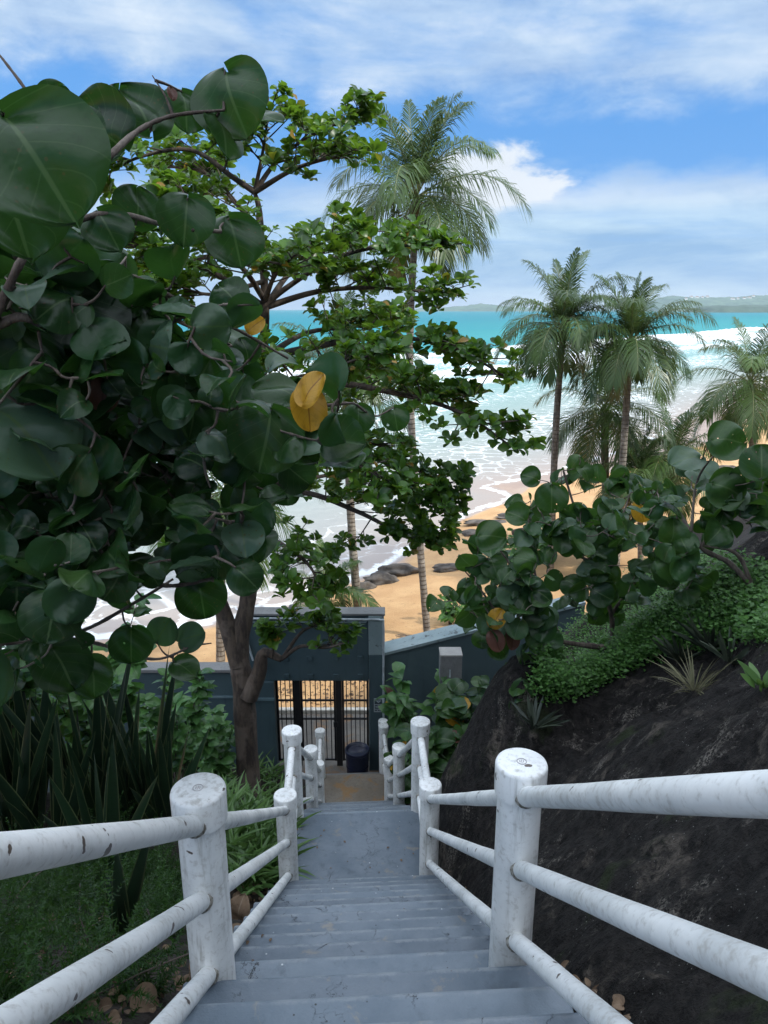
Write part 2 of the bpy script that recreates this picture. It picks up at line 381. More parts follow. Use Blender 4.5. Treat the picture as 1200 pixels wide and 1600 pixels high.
# ------------------------------------------------------------------ ground
SEA_Z = -10.9
shore = np.array([(-60, 12), (-24, 19), (-9, 22.6), (-4.1, 24.8), (-2.6, 26.5), (0, 29.4), (2.4, 34), (4.8, 37.8), (7.3, 40.6), (7.6, 42.2), (6.6, 44.0),
                  (10.9, 47.4), (20.9, 58), (36.8, 80), (53, 100), (110, 165), (250, 330), (700, 900), (3000, 3700)], float)
shore_s = smooth_path(shore, 260)
def shore_dist(x, y):
    """positive on the sea side"""
    x = np.asarray(x, float).ravel(); y = np.asarray(y, float).ravel(); best = np.full(x.shape, 1e18); sg = np.ones_like(best)
    A, B = shore_s[:-1], shore_s[1:]
    for a, b in zip(A, B):
        d = b - a; L = d @ d
        u = np.clip(((x - a[0]) * d[0] + (y - a[1]) * d[1]) / L, 0, 1)
        ex = x - a[0] - u * d[0]; ey = y - a[1] - u * d[1]; dd = ex * ex + ey * ey
        m = dd < best; best = np.where(m, dd, best); sg = np.where(m, np.sign(d[0] * (y - a[1]) - d[1] * (x - a[0])), sg)
    return np.sqrt(best) * sg
SY = np.array([-30, .4, .95, 2.1, 4.75, 5.72, 10.4, 11.4, 12.3, 12.6, 18, 30]); SZ = np.array([-1.2, -1.3, -1.6, -2.48, -4.62, -4.62, -8.35, -8.35, -8.95, -9.8, -10.5, -12.])
def S(y): return np.interp(y, SY, SZ)
def xc(y): return -.069 - .049 * (np.asarray(y) - 2.1)
def hill(x, y):
    d = x - xc(y)
    r = np.clip(d - .68, 0, 9); l = np.clip(-d - .68, 0, None)
    hr = np.where(y < 12, 1.12 * r ** .92, 1.12 * r ** .92 * np.clip((20 - y) / 8, 0, 1))
    hr = hr + np.clip(r - 3.6, 0, None) * .9 * np.clip((7.5 - y) / 2, 0, 1)  # steeper rise out of view, shaped to keep the sun off the stairs
    hl = .16 * np.minimum(l, 2.6) - .45 * np.clip(l - 3.0, 0, None)
    n = .10 * fbm(x * .9 + 3, y * .9) + .04 * fbm(x * 4, y * 4)
    return S(y) - .16 + hr + hl + n * np.clip(r + l, 0, 1) * 1.6
def beach(x, y):
    sh = np.asarray(x).shape
    d = -shore_dist(x, y).reshape(sh)
    z = np.where(d > 0, SEA_Z + 1.7 * (1 - np.exp(-np.clip(d, 0, None) / 9)), SEA_Z + np.maximum(d * .06, -6))
    return z + .10 * fbm(x * .35, y * .35) * np.clip(d / 4, 0, 1) + .035 * fbm(x * 2.2, y * 2.2, 3) * np.clip(d / 4, 0, 1), d
def ground_z(x, y): return _bil(gx, gy, GZ0, x, y)
def spaced(lo, hi, dlo, dhi, step, grow):
    a = list(np.arange(dlo, dhi, step)); s = step
    while a[-1] < hi: s *= grow; a.append(a[-1] + s)
    s = step
    while a[0] > lo: s *= grow; a.insert(0, a[0] - s)
    return np.array(a)
gx = spaced(-9000, 9000, -7, 9, .13, 1.075); gy = spaced(-300, 11500, -3, 13, .13, 1.035)
GX, GY = np.meshgrid(gx, gy)
GB, GD = beach(GX, GY); GH = np.where(GY < 20, hill(GX, GY), -50.); GZ = np.maximum(GB, GH)
GZ0 = GZ.copy()
def _bil(xs, ys, Z, x, y):
    x = np.clip(np.asarray(x, float), xs[0], xs[-1] - 1e-6); y = np.clip(np.asarray(y, float), ys[0], ys[-1] - 1e-6)
    i = np.searchsorted(xs, x, 'right') - 1; j = np.searchsorted(ys, y, 'right') - 1
    fx = (x - xs[i]) / (xs[i + 1] - xs[i]); fy = (y - ys[j]) / (ys[j + 1] - ys[j])
    return (Z[j, i] * (1 - fx) + Z[j, i + 1] * fx) * (1 - fy) + (Z[j + 1, i] * (1 - fx) + Z[j + 1, i + 1] * fx) * fy
soil = np.clip((GH - GB) / .25 + .5, 0, 1)
# sink the sheet under the rock outcrop and the stairs
dd = GX - xc(GY)
GZ = np.where((dd > .8) & (GY < 7.2) & (GY > -2.5) & (dd < 6), GZ - .35, GZ)
GZ = np.where((np.abs(dd) < .75) & (GY > .2) & (GY < 12.4), GZ - .45, GZ)
def grid_faces(nr, nc):
    i = np.arange(nr * nc).reshape(nr, nc)
    return np.stack([i[:-1, :-1], i[:-1, 1:], i[1:, 1:], i[1:, :-1]], -1).reshape(-1, 4)
def m_ground():
    m, t = mat('sand_and_soil'); at = t.new('ShaderNodeAttribute', attribute_name='leaf'); so, d, ww = t.xyz(at.outputs['Color'])
    p = pos(t)
    n = t.noise(p, .8, 6, .6); f = t.noise(p, 7., 5, .7)
    sand = t.mix(t.ss(n, .35, .68), (.48, .28, .125), (.58, .36, .17))
    sand = t.mix(t.m('MULTIPLY', t.ss(f, .55, .75), .45), sand, (.27, .15, .07))
    deb = t.vor(t.scale(p, (1, 2.2, 1)), 3.1); sand = t.mix(t.m('MULTIPLY', t.ss(deb, .16, .08), t.m('MULTIPLY', t.ss(n, .5, .62), .8)), sand, (.12, .075, .045))
    dw = t.m('ADD', d, t.m('MULTIPLY', t.m('SUBTRACT', t.noise(p, .25, 4), .5), 2.2))
    wet = t.ss(t.m('SUBTRACT', dw, ww), .3, -.3)
    c = t.mix(wet, sand, t.mix(t.ss(n, .3, .7), (.37, .25, .175), (.43, .31, .22)))
    sl = t.mix(t.ss(t.noise(p, 3.5, 6, .7), .35, .65), (.010, .008, .006), (.034, .025, .018))
    c = t.mix(so, c, sl)
    setp(t, col=c, rough=t.m('SUBTRACT', .9, t.m('MULTIPLY', wet, .55)), normal=t.bump(t.m('ADD', f, t.m('MULTIPLY', t.noise(p, 30., 3), .5)), t.m('SUBTRACT', .5, t.m('MULTIPLY', wet, .42)), .06))
    return m
mb = MB(); att = np.zeros((GX.size, 4)); att[:, 0] = soil.ravel(); att[:, 1] = np.clip(GD, -50, 50).ravel(); att[:, 2] = (np.interp(GY, [24, 40, 42, 45, 60, 100], [.7, .35, .5, 4.4, 5.5, 7.])).ravel()
mb.add(np.stack([GX, GY, GZ], -1).reshape(-1, 3), grid_faces(*GX.shape), 0, att)
struct(mb.build('ground', m_ground()), 'orange sand beach and dark garden soil falling to the sea', 'ground')

# ------------------------------------------------------------------ sea
na, nr = 420, 620
aa = np.radians(np.linspace(-80, 80, na)); rr_ = np.concatenate([np.linspace(17, 120, 330), np.geomspace(120.6, 12000, nr - 330)])
RA, AA = np.meshgrid(rr_, aa, indexing='ij'); WX = RA * np.sin(AA); WY = RA * np.cos(AA)
SD = shore_dist(WX, WY).reshape(WX.shape)
along = (WX * .63 + WY * .77)
foam = np.zeros_like(SD); wz = np.zeros_like(SD)
def band(c, wdt, amp, wob, seed, h=0., sc=.03, back=2.2):
    global foam, wz
    k = SD - c - wob * fbm(along * sc + seed, SD * .015 + seed, 4) * 2
    a = np.clip(.55 + 1.5 * fbm(along * sc * 1.3 + seed * 3.3, np.zeros_like(along) + seed, 3), 0, 1)
    g = np.where(k > 0, np.exp(-(k / wdt) ** 2), np.exp(-(k / (wdt * back)) ** 2))   # trailing foam lies shorewards
    foam = np.maximum(foam, amp * g * (.35 + .65 * a)); wz += h * np.exp(-((k - wdt * .3) / (wdt * .9)) ** 2) * a
band(84, 3.0, 1.3, 4, 1, 1.2, .012, 5.0); band(72, 3, 1.15, 5, 2, .5, .02, 4); band(60, 2.4, 1.25, 6, 3, .8, .022, 4); band(48, 2.0, 1.05, 6, 4, .6, .03, 4)
band(37, 1.3, 1.1, 4, 5, .5, .03, 3); band(26, .8, .75, 4, 6, .3, .04, 3); band(15, .6, .5, 3, 7, .15, .05, 3); band(6, .8, .55, 2, 8, .05, .08, 2); band(1.6, .5, .55, .5, 9, .0, .1, 1.5)
foam = np.maximum(foam, (np.interp(SD, [0, 3, 10, 22, 36, 50, 78, 86], [.5, .42, .38, .44, .58, .76, .86, .2]) + .55 * fbm(along * .03 + 5, SD * .11, 5)) * np.clip((90 - SD) / 6, 0, 1) * np.clip(SD + .5, 0, 1))
foam = np.maximum(foam, .95 * np.exp(-(np.clip(SD - .1, -5, None) / .45) ** 2))
wz += .05 * fbm(WX * .35, WY * .35, 4) * np.clip(SD / 8, 0, 1) * np.clip(200 / RA, 0, 1) + .25 * fbm(WX * .05, WY * .08, 3) * np.clip((SD - 20) / 60, 0, 1)
WZ = SEA_Z + .03 + wz * np.clip((SD + 1) / 4, 0, 1) + np.where(SD < 1, (1 - SD) * .02, 0)
def m_water():
    m, t = mat('sea_water'); at = t.new('ShaderNodeAttribute', attribute_name='leaf'); sd, fo, al = t.xyz(at.outputs['Color'])
    p = pos(t)
    wv = t.m('ADD', sd, t.m('MULTIPLY', t.m('SUBTRACT', t.noise(t.scale(p, (1, 1, 0)), .02, 4), .5), 30.))
    c = t.ramp(t.m('MULTIPLY', t.m('ADD', sd, 0), .0025), [(.0, (.40, .32, .26)), (.012, (.35, .34, .30)), (.035, (.29, .35, .31)), (.075, (.22, .36, .33)), (.15, (.15, .35, .34)), (.21, (.04, .275, .275)), (.5, (.014, .225, .24)), (1, (.007, .19, .23))])
    c = t.mix(t.m('MULTIPLY', t.ss(t.noise(t.scale(p, (.5, 1.6, 0)), .02, 5, .6), .5, .7), t.ss(sd, 60, 140, 0, .45)), c, (.012, .20, .27))
    # foam lace
    lx = t.noise(t.scale(p, (1, 1, 0)), .8, 6, .7, .8); l2 = t.vor(t.vec(*[t.m('ADD', a, t.m('MULTIPLY', lx, 1.2)) for a in t.xyz(t.scale(p, (1, 1, 0)))]), .7, 'DISTANCE_TO_EDGE')
    lf = t.noise(t.scale(p, (1, 1, 0)), .12, 6, .65, .4)
    lace = t.m('ADD', t.m('MULTIPLY', lx, .55), t.m('MULTIPLY', t.ss(l2, .16, .0), .35))
    thr = t.m('ADD', lace, t.m('MULTIPLY', t.m('SUBTRACT', lf, .5), .7))
    fm = t.ss(t.m('ADD', fo, t.m('SUBTRACT', thr, .5)), .42, .78)
    c = t.mix(fm, c, (.74, .77, .77))
    cap = t.m('MULTIPLY', t.ss(t.noise(t.scale(p, (.06, .16, 0)), 1., 6, .7), .69, .74), t.ss(sd, 90, 160, 0, .7))
    c = t.mix(cap, c, (.8, .85, .85))
    setp(t, col=c, rough=.5, spec=0.)
    gl = t.new('ShaderNodeBsdfGlossy'); gl.inputs['Roughness'].default_value = .22; lw_ = t.new('ShaderNodeLayerWeight'); lw_.inputs[0].default_value = .25
    mx = t.new('ShaderNodeMixShader'); t.put(mx.inputs[0], t.m('MULTIPLY', t.m('ADD', .04, t.m('MULTIPLY', lw_.outputs['Fresnel'], .16)), t.m('SUBTRACT', 1., fm)))
    t.l.new(t.b.outputs[0], mx.inputs[1]); t.l.new(gl.outputs[0], mx.inputs[2]); t.l.new(mx.outputs[0], t.o.inputs[0])
    h = t.m('ADD', t.noise(t.scale(p, (1, 1.6, 0)), .55, 5, .6), t.m('MULTIPLY', fm, .5))
    bn = t.bump(h, t.ss(sd, 0, 12, .12, .6), .35); setp(t, normal=bn); t.put(gl.inputs['Normal'], bn)
    return m
mb = MB(); att = np.stack([SD, foam, along, np.zeros_like(SD)], -1).reshape(-1, 4)
mb.add(np.stack([WX, WY, WZ], -1).reshape(-1, 3), grid_faces(nr, na)[:, ::-1], 0, att)
struct(mb.build('sea', m_water()), 'turquoise sea with rows of white breaking waves', 'sea')

# distant hills
def m_far(name, a, b):
    m, t = mat(name); p = pos(t); n = t.noise(p, .02, 6, .7)
    setp(t, col=t.mix(t.ss(n, .35, .65), a, b), rough=1.); return m
def ridge(name, D, prof, depth, m, label):
    """prof: (px, height in px above the horizon)"""
    xs = np.arange(prof[0][0], prof[-1][0] + .1, 1.5); hs = np.interp(xs, [a for a, _ in prof], [b for _, b in prof])
    k = D / FPX; X = (xs - 600) * k * 1.04; rows = []
    fr = [0, .12, .3, .6, 1.0]; ht = [0, .45, .8, 1., .55]
    for f, h in zip(fr, ht):
        z = SEA_Z - 2 + (hs * k * h) + 11 * (h > 0) * np.clip(hs / 3, 0, 1) + k * 2.2 * h * fbm(xs * .13 + f * 9, xs * 0 + f * 5, 4) * np.clip(hs / 5, 0, 1)
        rows.append(np.stack([X, np.full_like(X, D + f * depth), z], -1))
    mb = MB(); mb.add(np.concatenate(rows), grid_faces(len(rows), len(xs))); o = mb.build(name, m); struct(o, label, 'hills'); return rows
FAR1 = m_far('far_hill_green', (.075, .13, .12), (.12, .19, .15)); FAR2 = m_far('far_wood', (.035, .075, .06), (.07, .12, .09))
ridge('hills', 3600, [(560, 0), (640, 2), (700, 3.5), (720, 5), (745, 9), (765, 9), (782, 5), (800, 3.5), (860, 3), (960, 0)], 500, FAR1, 'low green island with a rounded top on the horizon')
rw = ridge('hills', 3000, [(1015, 0), (1032, 10), (1050, 20), (1070, 23), (1100, 20), (1125, 22), (1150, 19), (1200, 22), (1300, 28), (1450, 34)], 700, FAR1, 'long pale green headland dotted with houses')
ridge('hills', 2400, [(1075, 0), (1095, 6), (1120, 7), (1160, 6.5), (1200, 8), (1300, 9), (1450, 9)], 250, FAR2, 'dark wooded shore below the headland')
WHITEWALL = m_plain('white_wall', (.75, .75, .72), .8, .1, .5); ROOF = m_plain('tile_roof', (.35, .22, .17), .8, .2, .5)
hp = [(1060, 19, 'largest'), (1074, 13, ''), (1089, 16, ''), (1104, 17, ''), (1118, 11, ''), (1131, 19, ''), (1146, 15, ''), (1163, 13, ''), (1178, 17, ''), (1192, 19, '')]
for i, (px, h, _) in enumerate(hp):
    k = 3000 / FPX; x = (px - 600) * k * 1.04; 
    j = int(np.argmin(abs(rw[0][:, 0] - x))); zs = [r[j, 2] for r in rw]; ys = [r[j, 1] for r in rw]
    f = .25 + .06 * (i % 5); yy = 3000 + f * 700; zz = np.interp(yy, ys, zs)
    t = thing('house', 'tiny white house high on the far green headland', 'house', (x, yy, zz), 'white houses on the headland')
    wd = 5 + 2 * (i % 3)
    b = MB(); box(b, (x - wd, yy - 5, zz - 3), (x + wd, yy + 5, zz + 5)); b.build('wall', WHITEWALL, t, False)
    b = MB(); prism(b, [(x - wd - .6, zz + 5.02), (x + wd + .6, zz + 5.02), (x, zz + 8)], yy - 5.5, yy + 5.5); b.build('roof', ROOF, t, False)

# ------------------------------------------------------------------ stairs
def quad_step(mb, y0, y1, z0, z1, hw0, hw1, mi=0, sk=.055, flat=False):
    """a block of stair between y0 and y1, skewed like the flight"""
    V = []
    for z in (z0, z1):
        for (y, sgn) in ((y0, -1), (y0, 1), (y1, 1), (y1, -1)):
            hw = hw0 if y == y0 else hw1
            yy = y + sgn * hw * sk
            V.append((float(xc(y)) + sgn * hw, yy, z))
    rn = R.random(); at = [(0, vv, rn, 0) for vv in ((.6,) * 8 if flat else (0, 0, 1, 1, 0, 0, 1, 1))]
    mb.add(V, [(0,3,2,1),(4,5,6,7),(0,1,5,4),(1,2,6,5),(2,3,7,6),(3,0,4,7)], mi, at)
def flight(mb, y_top, z_top, n, rise, run, hw):
    for k in range(n):
        w1 = hw + R.normal() * .012
        y0 = y_top + k * run + R.normal() * .004; z = z_top - k * rise
        quad_step(mb, y0 - .02, y0 + run, z - rise - .22, z, w1, w1 + R.normal() * .008)
def subdivide(o, n=2):
    return o
stairs = thing('staircase', 'grey painted concrete stairs going down to the gate with two landings', 'staircase', (0, 2, -2.5))
RISE, RUN = .1945, .2475
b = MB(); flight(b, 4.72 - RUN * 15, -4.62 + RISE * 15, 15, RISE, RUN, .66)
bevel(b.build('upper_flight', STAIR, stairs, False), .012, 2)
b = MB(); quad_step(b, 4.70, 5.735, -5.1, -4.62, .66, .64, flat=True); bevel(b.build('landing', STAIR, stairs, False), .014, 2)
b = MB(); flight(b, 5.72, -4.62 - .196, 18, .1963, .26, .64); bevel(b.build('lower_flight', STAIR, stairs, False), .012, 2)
b = MB(); quad_step(b, 10.38, 11.42, -8.8, -8.35, .64, .63); bevel(b.build('lower_landing', LANDING2, stairs, False), .012, 2)
b = MB(); quad_step(b, 11.41, 11.75, -9.1, -8.56, .66, .66); bevel(b.build('bottom_step', CONC_D, stairs, False), .012, 2)

# ------------------------------------------------------------------ railings
MARK = m_plain('cap_mark', (.42, .40, .40), .6)
def rail_side(name, label, posts, extra=None):
    """posts: (x, y, z of base, z of top)"""
    t = thing(name, label, 'railing', (posts[1][0], posts[1][1], posts[1][2]))
    for i, (x, y, zb, zt) in enumerate(posts):
        b = MB(); lathe(b, [(0, zb - .12), (.0785, zb - .12), (.0785, zt - .095), (.0, zt - .095)], (x, y, 0), 36)
        po = b.build('post', WHITE, t)
        po.data.set_sharp_from_angle(angle=radians(40))
        b = MB(); lathe(b, [(.080, zt - .118), (.0905, zt - .118), (.092, zt - .012), (.0885, zt - .003), (.081, zt), (.0, zt + .001)], (x, y, 0), 36)
        cp = b.build('cap', WHITE, po); cp.data.set_sharp_from_angle(angle=radians(50))
        if i == 1:
            b = MB()
            ring = [(x + .0165 * cos(a), y + .0165 * sin(a), zt + .0025) for a in np.linspace(0, 2 * pi, 25)]
            tube(b, ring, .0014, 6, cap=False)
            for k in (-1, 0, 1): box(b, (x + k * .006 - .0012, y - .008 + abs(k) * .003, zt), (x + k * .006 + .0012, y + .008 - abs(k) * .002, zt + .003))
            b.build('cap_mark', MARK, po)
    for (x0, y0, zb0, zt0), (x1, y1, zb1, zt1) in zip(posts[:-1], posts[1:]):
        for h, r in ((.145, .033), (.45, .032), (.77, .032)):
            b = MB(); a = np.array((x0, y0, zt0 - h)); c = np.array((x1, y1, zt1 - h)); 
            d = nrm(c - a); pth = [a + (c - a) * u + np.array([0, 0, -.004 * sin(pi * u)]) for u in np.linspace(0, 1, 14)]
            tube(b, pth, r + R.normal(size=14) * .0006, 20)
            ra = b.build('rail', WHITE_R, t)
            for q, s in ((a, 1), (c, -1)):
                b = MB()
                hl = sqrt(max(d[0] ** 2 + d[1] ** 2, .01)); sh = .078 / hl
                pts = [q + d * s * (sh - .004 + .006 * k) for k in range(4)]
                tube(b, pts, [r + .007, r + .005, r + .0025, r + .0008], 18)
                b.build('joint_collar', STAIN, ra)
    return t
cA = np.array([0, 0])
TOPZ = -1.54
def base_line(y): return float(S(y))
sl = .7856
Lp = [(-.50, -.75, .05 - .35, TOPZ + (2.03 + .75) * sl), (-.622, 2.03, -2.5, TOPZ), (-.775, 4.75, -4.62, -3.66), (-.835, 5.64, -4.72, -3.66), (-.945, 7.95, -6.42, -5.43), (-1.095, 10.36, -8.35, -7.36), (-1.165, 11.33, -8.35, -7.36)]
Rp = [(.62, -.62, .0 - .35, TOPZ + (2.16 + .62) * sl), (.484, 2.16, -2.5, TOPZ + .01), (.372, 4.88, -4.62, -3.66), (.338, 5.80, -4.72, -3.67), (.20, 8.15, -6.5, -5.53), (.085, 10.5, -8.35, -7.36), (-.01, 11.48, -8.35, -7.36), (-.02, 11.95, -8.6, -7.55)]
rail_side('stair_railing', 'white pipe railing with capped round posts on the left of the stairs', Lp)
rail_side('stair_railing', 'white pipe railing with capped round posts beside the black rock', Rp)

# ------------------------------------------------------------------ rock outcrop on the right
def m_rock():
    m, t = mat('black_rock'); p = pos(t)
    st = t.noise(t.scale(p, (2.2, 1.2, .8)), 1.4, 7, .68, .6); f = t.noise(p, 14., 6, .72); g = t.noise(p, 70., 3, .6); big = t.noise(p, .9, 4)
    c = t.mix(t.ss(f, .35, .7), (.009, .008, .0075), (.036, .032, .029))
    c = t.mix(t.m('MULTIPLY', t.ss(st, .53, .66), t.ss(f, .36, .58)), c, (.13, .11, .09))
    c = t.mix(t.m('MULTIPLY', t.ss(t.noise(t.scale(p, (1, 1, .35)), 2.6, 6, .7, .3), .555, .64), t.ss(g, .42, .6)), c, (.20, .18, .155))
    sp = t.vor(p, 34.); c = t.mix(t.m('MULTIPLY', t.ss(sp, .13, .07), t.ss(t.noise(p, 3., 3), .48, .6)), c, (.30, .29, .27))
    c = t.mix(t.m('MULTIPLY', t.ss(t.noise(p, 1.7, 5, .6), .60, .68), .6), c, (.03, .045, .014))
    setp(t, col=c, rough=.92, spec=.2, normal=t.bump(t.m('ADD', t.m('MULTIPLY', st, 1.4), t.m('ADD', f, t.m('MULTIPLY', g, .35))), 1., .09))
    return m
rx = np.linspace(.60, 6.5, 300); ry = np.linspace(-2.6, 8.0, 520); RX, RY = np.meshgrid(rx, ry); RX = RX + xc(RY)
RZ = hill(RX, RY)
dr = RX - xc(RY) - .6
RZ = RZ + np.clip(dr / .25, 0, 1) * (.22 * fbm(RX * .8 + 1, RY * .55 + 4, 4) + .20 * np.abs(fbm(RX * 2.0 + RY * .7, RY * .9, 5)) + .05 * np.abs(fbm(RX * 7, RY * 5, 4)) + .03 * fbm(RX * 16, RY * 11, 3)) - .22 * np.clip(1 - dr / .2, 0, 1)
# boulder nose beside the landing
RZ = RZ + .95 * np.exp(-(((RX - 1.05) / .6) ** 2 + ((RY - 5.4) / .9) ** 2)) * np.clip(dr / .12, 0, 1)
RZ = RZ - np.clip(RY - 6.6, 0, None) * .55
mb = MB(); mb.add(np.stack([RX, RY, RZ], -1).reshape(-1, 3), grid_faces(*RX.shape))
struct(mb.build('rock_slope', m_rock()), 'bare black weathered rock face rising to the right of the stairs', 'rock')
def surf(x, y):
    g = ground_z(x, y); d = x - xc(y)
    r = _bil(rx, ry, RZ, d, y)
    return np.where((d > .62) & (y > -2.5) & (y < 7.9) & (d < 6.4), np.maximum(r, g - .35), g)
def surf_z(x, y): return float(surf(np.array([x]), np.array([y]))[0])

# ------------------------------------------------------------------ gate and walls
GYP = 12.3
def gx_(px, py=1060): return float(PY(px, py, GYP)[0])
def gz_(py): return float(PY(600, py, GYP)[2])
xl, xg0, xg1, xr = gx_(388), gx_(428), gx_(576), gx_(600)
ztop, zhead, zfl = gz_(962), gz_(1064), -8.9
gh = thing('gateway', 'dark teal concrete gateway with a high blank panel over the iron gate', 'gateway', ((xg0 + xg1) / 2, GYP, zfl))
b = MB(); box(b, (xl, GYP, zhead), (xg1, GYP + .28, ztop)); bevel(b.build('header_panel', TEAL, gh, False), .01)
b = MB(); box(b, (xl - .03, GYP - .03, ztop + .003), (xr + .02, GYP + .30, ztop + .05)); bevel(b.build('coping', CONC_D, gh, False), .012)
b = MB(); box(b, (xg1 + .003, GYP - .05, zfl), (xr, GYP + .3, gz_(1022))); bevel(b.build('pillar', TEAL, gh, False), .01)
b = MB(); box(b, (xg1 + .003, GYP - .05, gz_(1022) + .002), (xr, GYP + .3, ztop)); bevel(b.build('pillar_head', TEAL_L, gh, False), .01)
b = MB(); box(b, (xl - .08, GYP - .05, zfl), (xg0, GYP + .3, zhead - .002)); bevel(b.build('pillar', TEAL, gh, False), .01)
b = MB(); box(b, (xl - .10, GYP - .075, gz_(1092)), (xg0 + .01, GYP - .051, gz_(1088))); b.build('ledge', TEAL_M, gh, False)
for j, py in enumerate((1028, 1056)):
    for px in (448, 485, 525, 563):
        b = MB(); x, z = gx_(px), gz_(py); box(b, (x - .05, GYP - .035, z - .05), (x + .05, GYP + .0, z + .05)); bevel(b.build('square_plate', TEAL, gh, False), .008)
b = MB(); tube(b, smooth_path([(xl + .12, GYP - .05, gz_(1030)), (xl + .02, GYP - .05, gz_(995)), (xl + .02, GYP - .05, gz_(975)), (xl + .1, GYP - .05, ztop - .04), (xr - .4, GYP - .06, ztop - .05), (xr - .06, GYP - .09, ztop - .05), (xr - .01, GYP - .10, ztop - .14), (xr - .01, GYP - .10, gz_(1040)), (xr - .01, GYP - .10, gz_(1190))], 60), .02, 10); b.build('conduit', PIPE, gh)
b = MB(); box(b, (xl + .15, GYP - .07, ztop - .11), (xg1 - .02, GYP - .001, ztop - .10)); b.build('drip_edge', TEAL_L, gh, False)
b = MB(); lathe(b, [(0, ztop + .06), (.06, ztop + .06), (.062, ztop + .13), (.045, ztop + .17), (0, ztop + .18)], (gx_(459), GYP + .1, 0), 16); b.build('vent_knob', CONC_D, gh)
lt = thing('floodlight', 'small round grey floodlight on a bent arm beside the tree', 'floodlight', (xl + .18, GYP - .1, gz_(1030)))
b = MB(); tube(b, [(xl + .16, GYP - .02, gz_(1040)), (xl + .18, GYP - .10, gz_(1032)), (xl + .22, GYP - .14, gz_(1026))], .022, 8); b.build('arm', PIPE, lt)
b = MB(); c0 = np.array([xl + .27, GYP - .18, gz_(1026)]); tube(b, [c0 + np.array([0, .06, .0]), c0, c0 - np.array([0, .08, .03]), c0 - np.array([0, .1, .04])], [.03, .08, .09, .07], 16); b.build('lamp_head', PIPE, lt)
# side walls
lw = thing('boundary_wall', 'lower dark teal wall running off left behind the tree', 'wall', (xl - 1.5, GYP + .1, zfl))
b = MB(); box(b, (xl - 6, GYP + .05, zfl - .6), (xl - .083, GYP + .27, gz_(1052))); b.build('wall', TEAL, lw, False)
b = MB(); box(b, (xl - 6, GYP + .0, gz_(1052) + .002), (xl - .083, GYP + .33, gz_(1052) + .07)); bevel(b.build('coping', CONC_D, lw, False), .01)
b = MB(); box(b, (xl - 6, GYP + .02, gz_(1092)), (xl - .11, GYP + .048, gz_(1089))); b.build('ledge', TEAL_M, lw, False)
rwl = thing('boundary_wall', 'teal wall with pale sloping top climbing right from the gateway', 'wall', (xr + 1, GYP + .1, zfl))
x1, z1 = gx_(905), float(PY(905, 945, GYP)[2]); z0 = float(PY(602, 1024, GYP)[2])
b = MB(); prism(b, [(xr + .003, zfl - .3), (x1, zfl - .3), (x1, z1), (xr + .003, z0)], GYP + .02, GYP + .30); b.build('wall', TEAL_R, rwl, False)
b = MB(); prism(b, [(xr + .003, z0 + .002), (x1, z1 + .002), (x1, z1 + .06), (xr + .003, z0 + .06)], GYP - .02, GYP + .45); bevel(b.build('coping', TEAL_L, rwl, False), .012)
# iron gate
gt = thing('iron_gate', 'black iron bar gate standing under the teal panel', 'gate', ((xg0 + xg1) / 2, GYP + .14, zfl))
gz0, gz1 = gz_(1193), zhead - .02
def leaf_panel(xa, xb, nb):
    b = MB(); y = GYP + .14
    for x in (xa + .02, xb - .02): box(b, (x - .02, y - .02, gz0 - .02), (x + .02, y + .02, gz1))
    for z in (gz0, gz_(1129), gz_(1100), gz1 - .03): box(b, (xa + .041, y - .014, z - .018), (xb - .041, y + .014, z + .018))
    for k in range(nb):
        x = xa + (xb - xa) * (k + 1) / (nb + 1); box(b, (x - .0085, y - .0085, gz0 - .018), (x + .0085, y + .0085, gz1))
    return b.build('gate_leaf', IRON, gt, False)
leaf_panel(xg0 + .005, gx_(458), 3); leaf_panel(gx_(467), gx_(523), 6); leaf_panel(gx_(533), xg1 - .005, 5)
for pxa, pxb in ((458.4, 466.6), (523.4, 532.6)):
    b = MB(); box(b, (gx_(pxa), GYP + .10, zfl), (gx_(pxb), GYP + .18, gz1 + .015)); b.build('gate_post', IRON, gt, False)
b = MB(); box(b, (gx_(519), GYP + .08, gz_(1140)), (gx_(526), GYP + .099, gz_(1132))); b.build('latch', IRON, gt, False)
# sign on the pillar: illegible rows under a dark pictogram box
SIGNW = m_plain('sign_grey', (.36, .40, .42), .5, .1); SIGND = m_plain('sign_dark', (.03, .05, .06), .5, .1)
sg = thing('notice_sign', 'small weathered grey notice on the pillar right of the gate', 'sign', (gx_(591), GYP - .06, gz_(1100)))
sx0, sx1, sz0, sz1 = gx_(584), gx_(598.5), gz_(1110), gz_(1089)
b = MB(); box(b, (sx0, GYP - .062, sz0), (sx1, GYP - .051, sz1)); b.build('plate', SIGNW, sg, False)
b = MB(); W_ = sx1 - sx0; H_ = sz1 - sz0; yy = GYP - .0655
def sb(u0, u1, v0, v1, d=0): box(b, (sx0 + W_ * u0, yy - d, sz0 + H_ * v0), (sx0 + W_ * u1, yy + .003, sz0 + H_ * v1))
sb(.08, .92, .60, .94)
for (u0, u1, v) in ((.1, .42, .50), (.5, .88, .50), (.1, .3, .38), (.38, .6, .38), (.66, .9, .38), (.12, .5, .26), (.56, .85, .26), (.1, .36, .13), (.44, .62, .13), (.7, .88, .13)): sb(u0, u1, v - .035, v + .035)
b.build('lettering', SIGND, sg, False)
b = MB(); cx_, cz_ = sx0 + W_ * .5, sz0 + H_ * .77
for k in (-1, 1): tube(b, [(cx_ + k * W_ * .12, yy - .002, cz_ + H_ * .05), (cx_ + k * W_ * .02, yy - .002, cz_ - H_ * .06)], .008, 6)
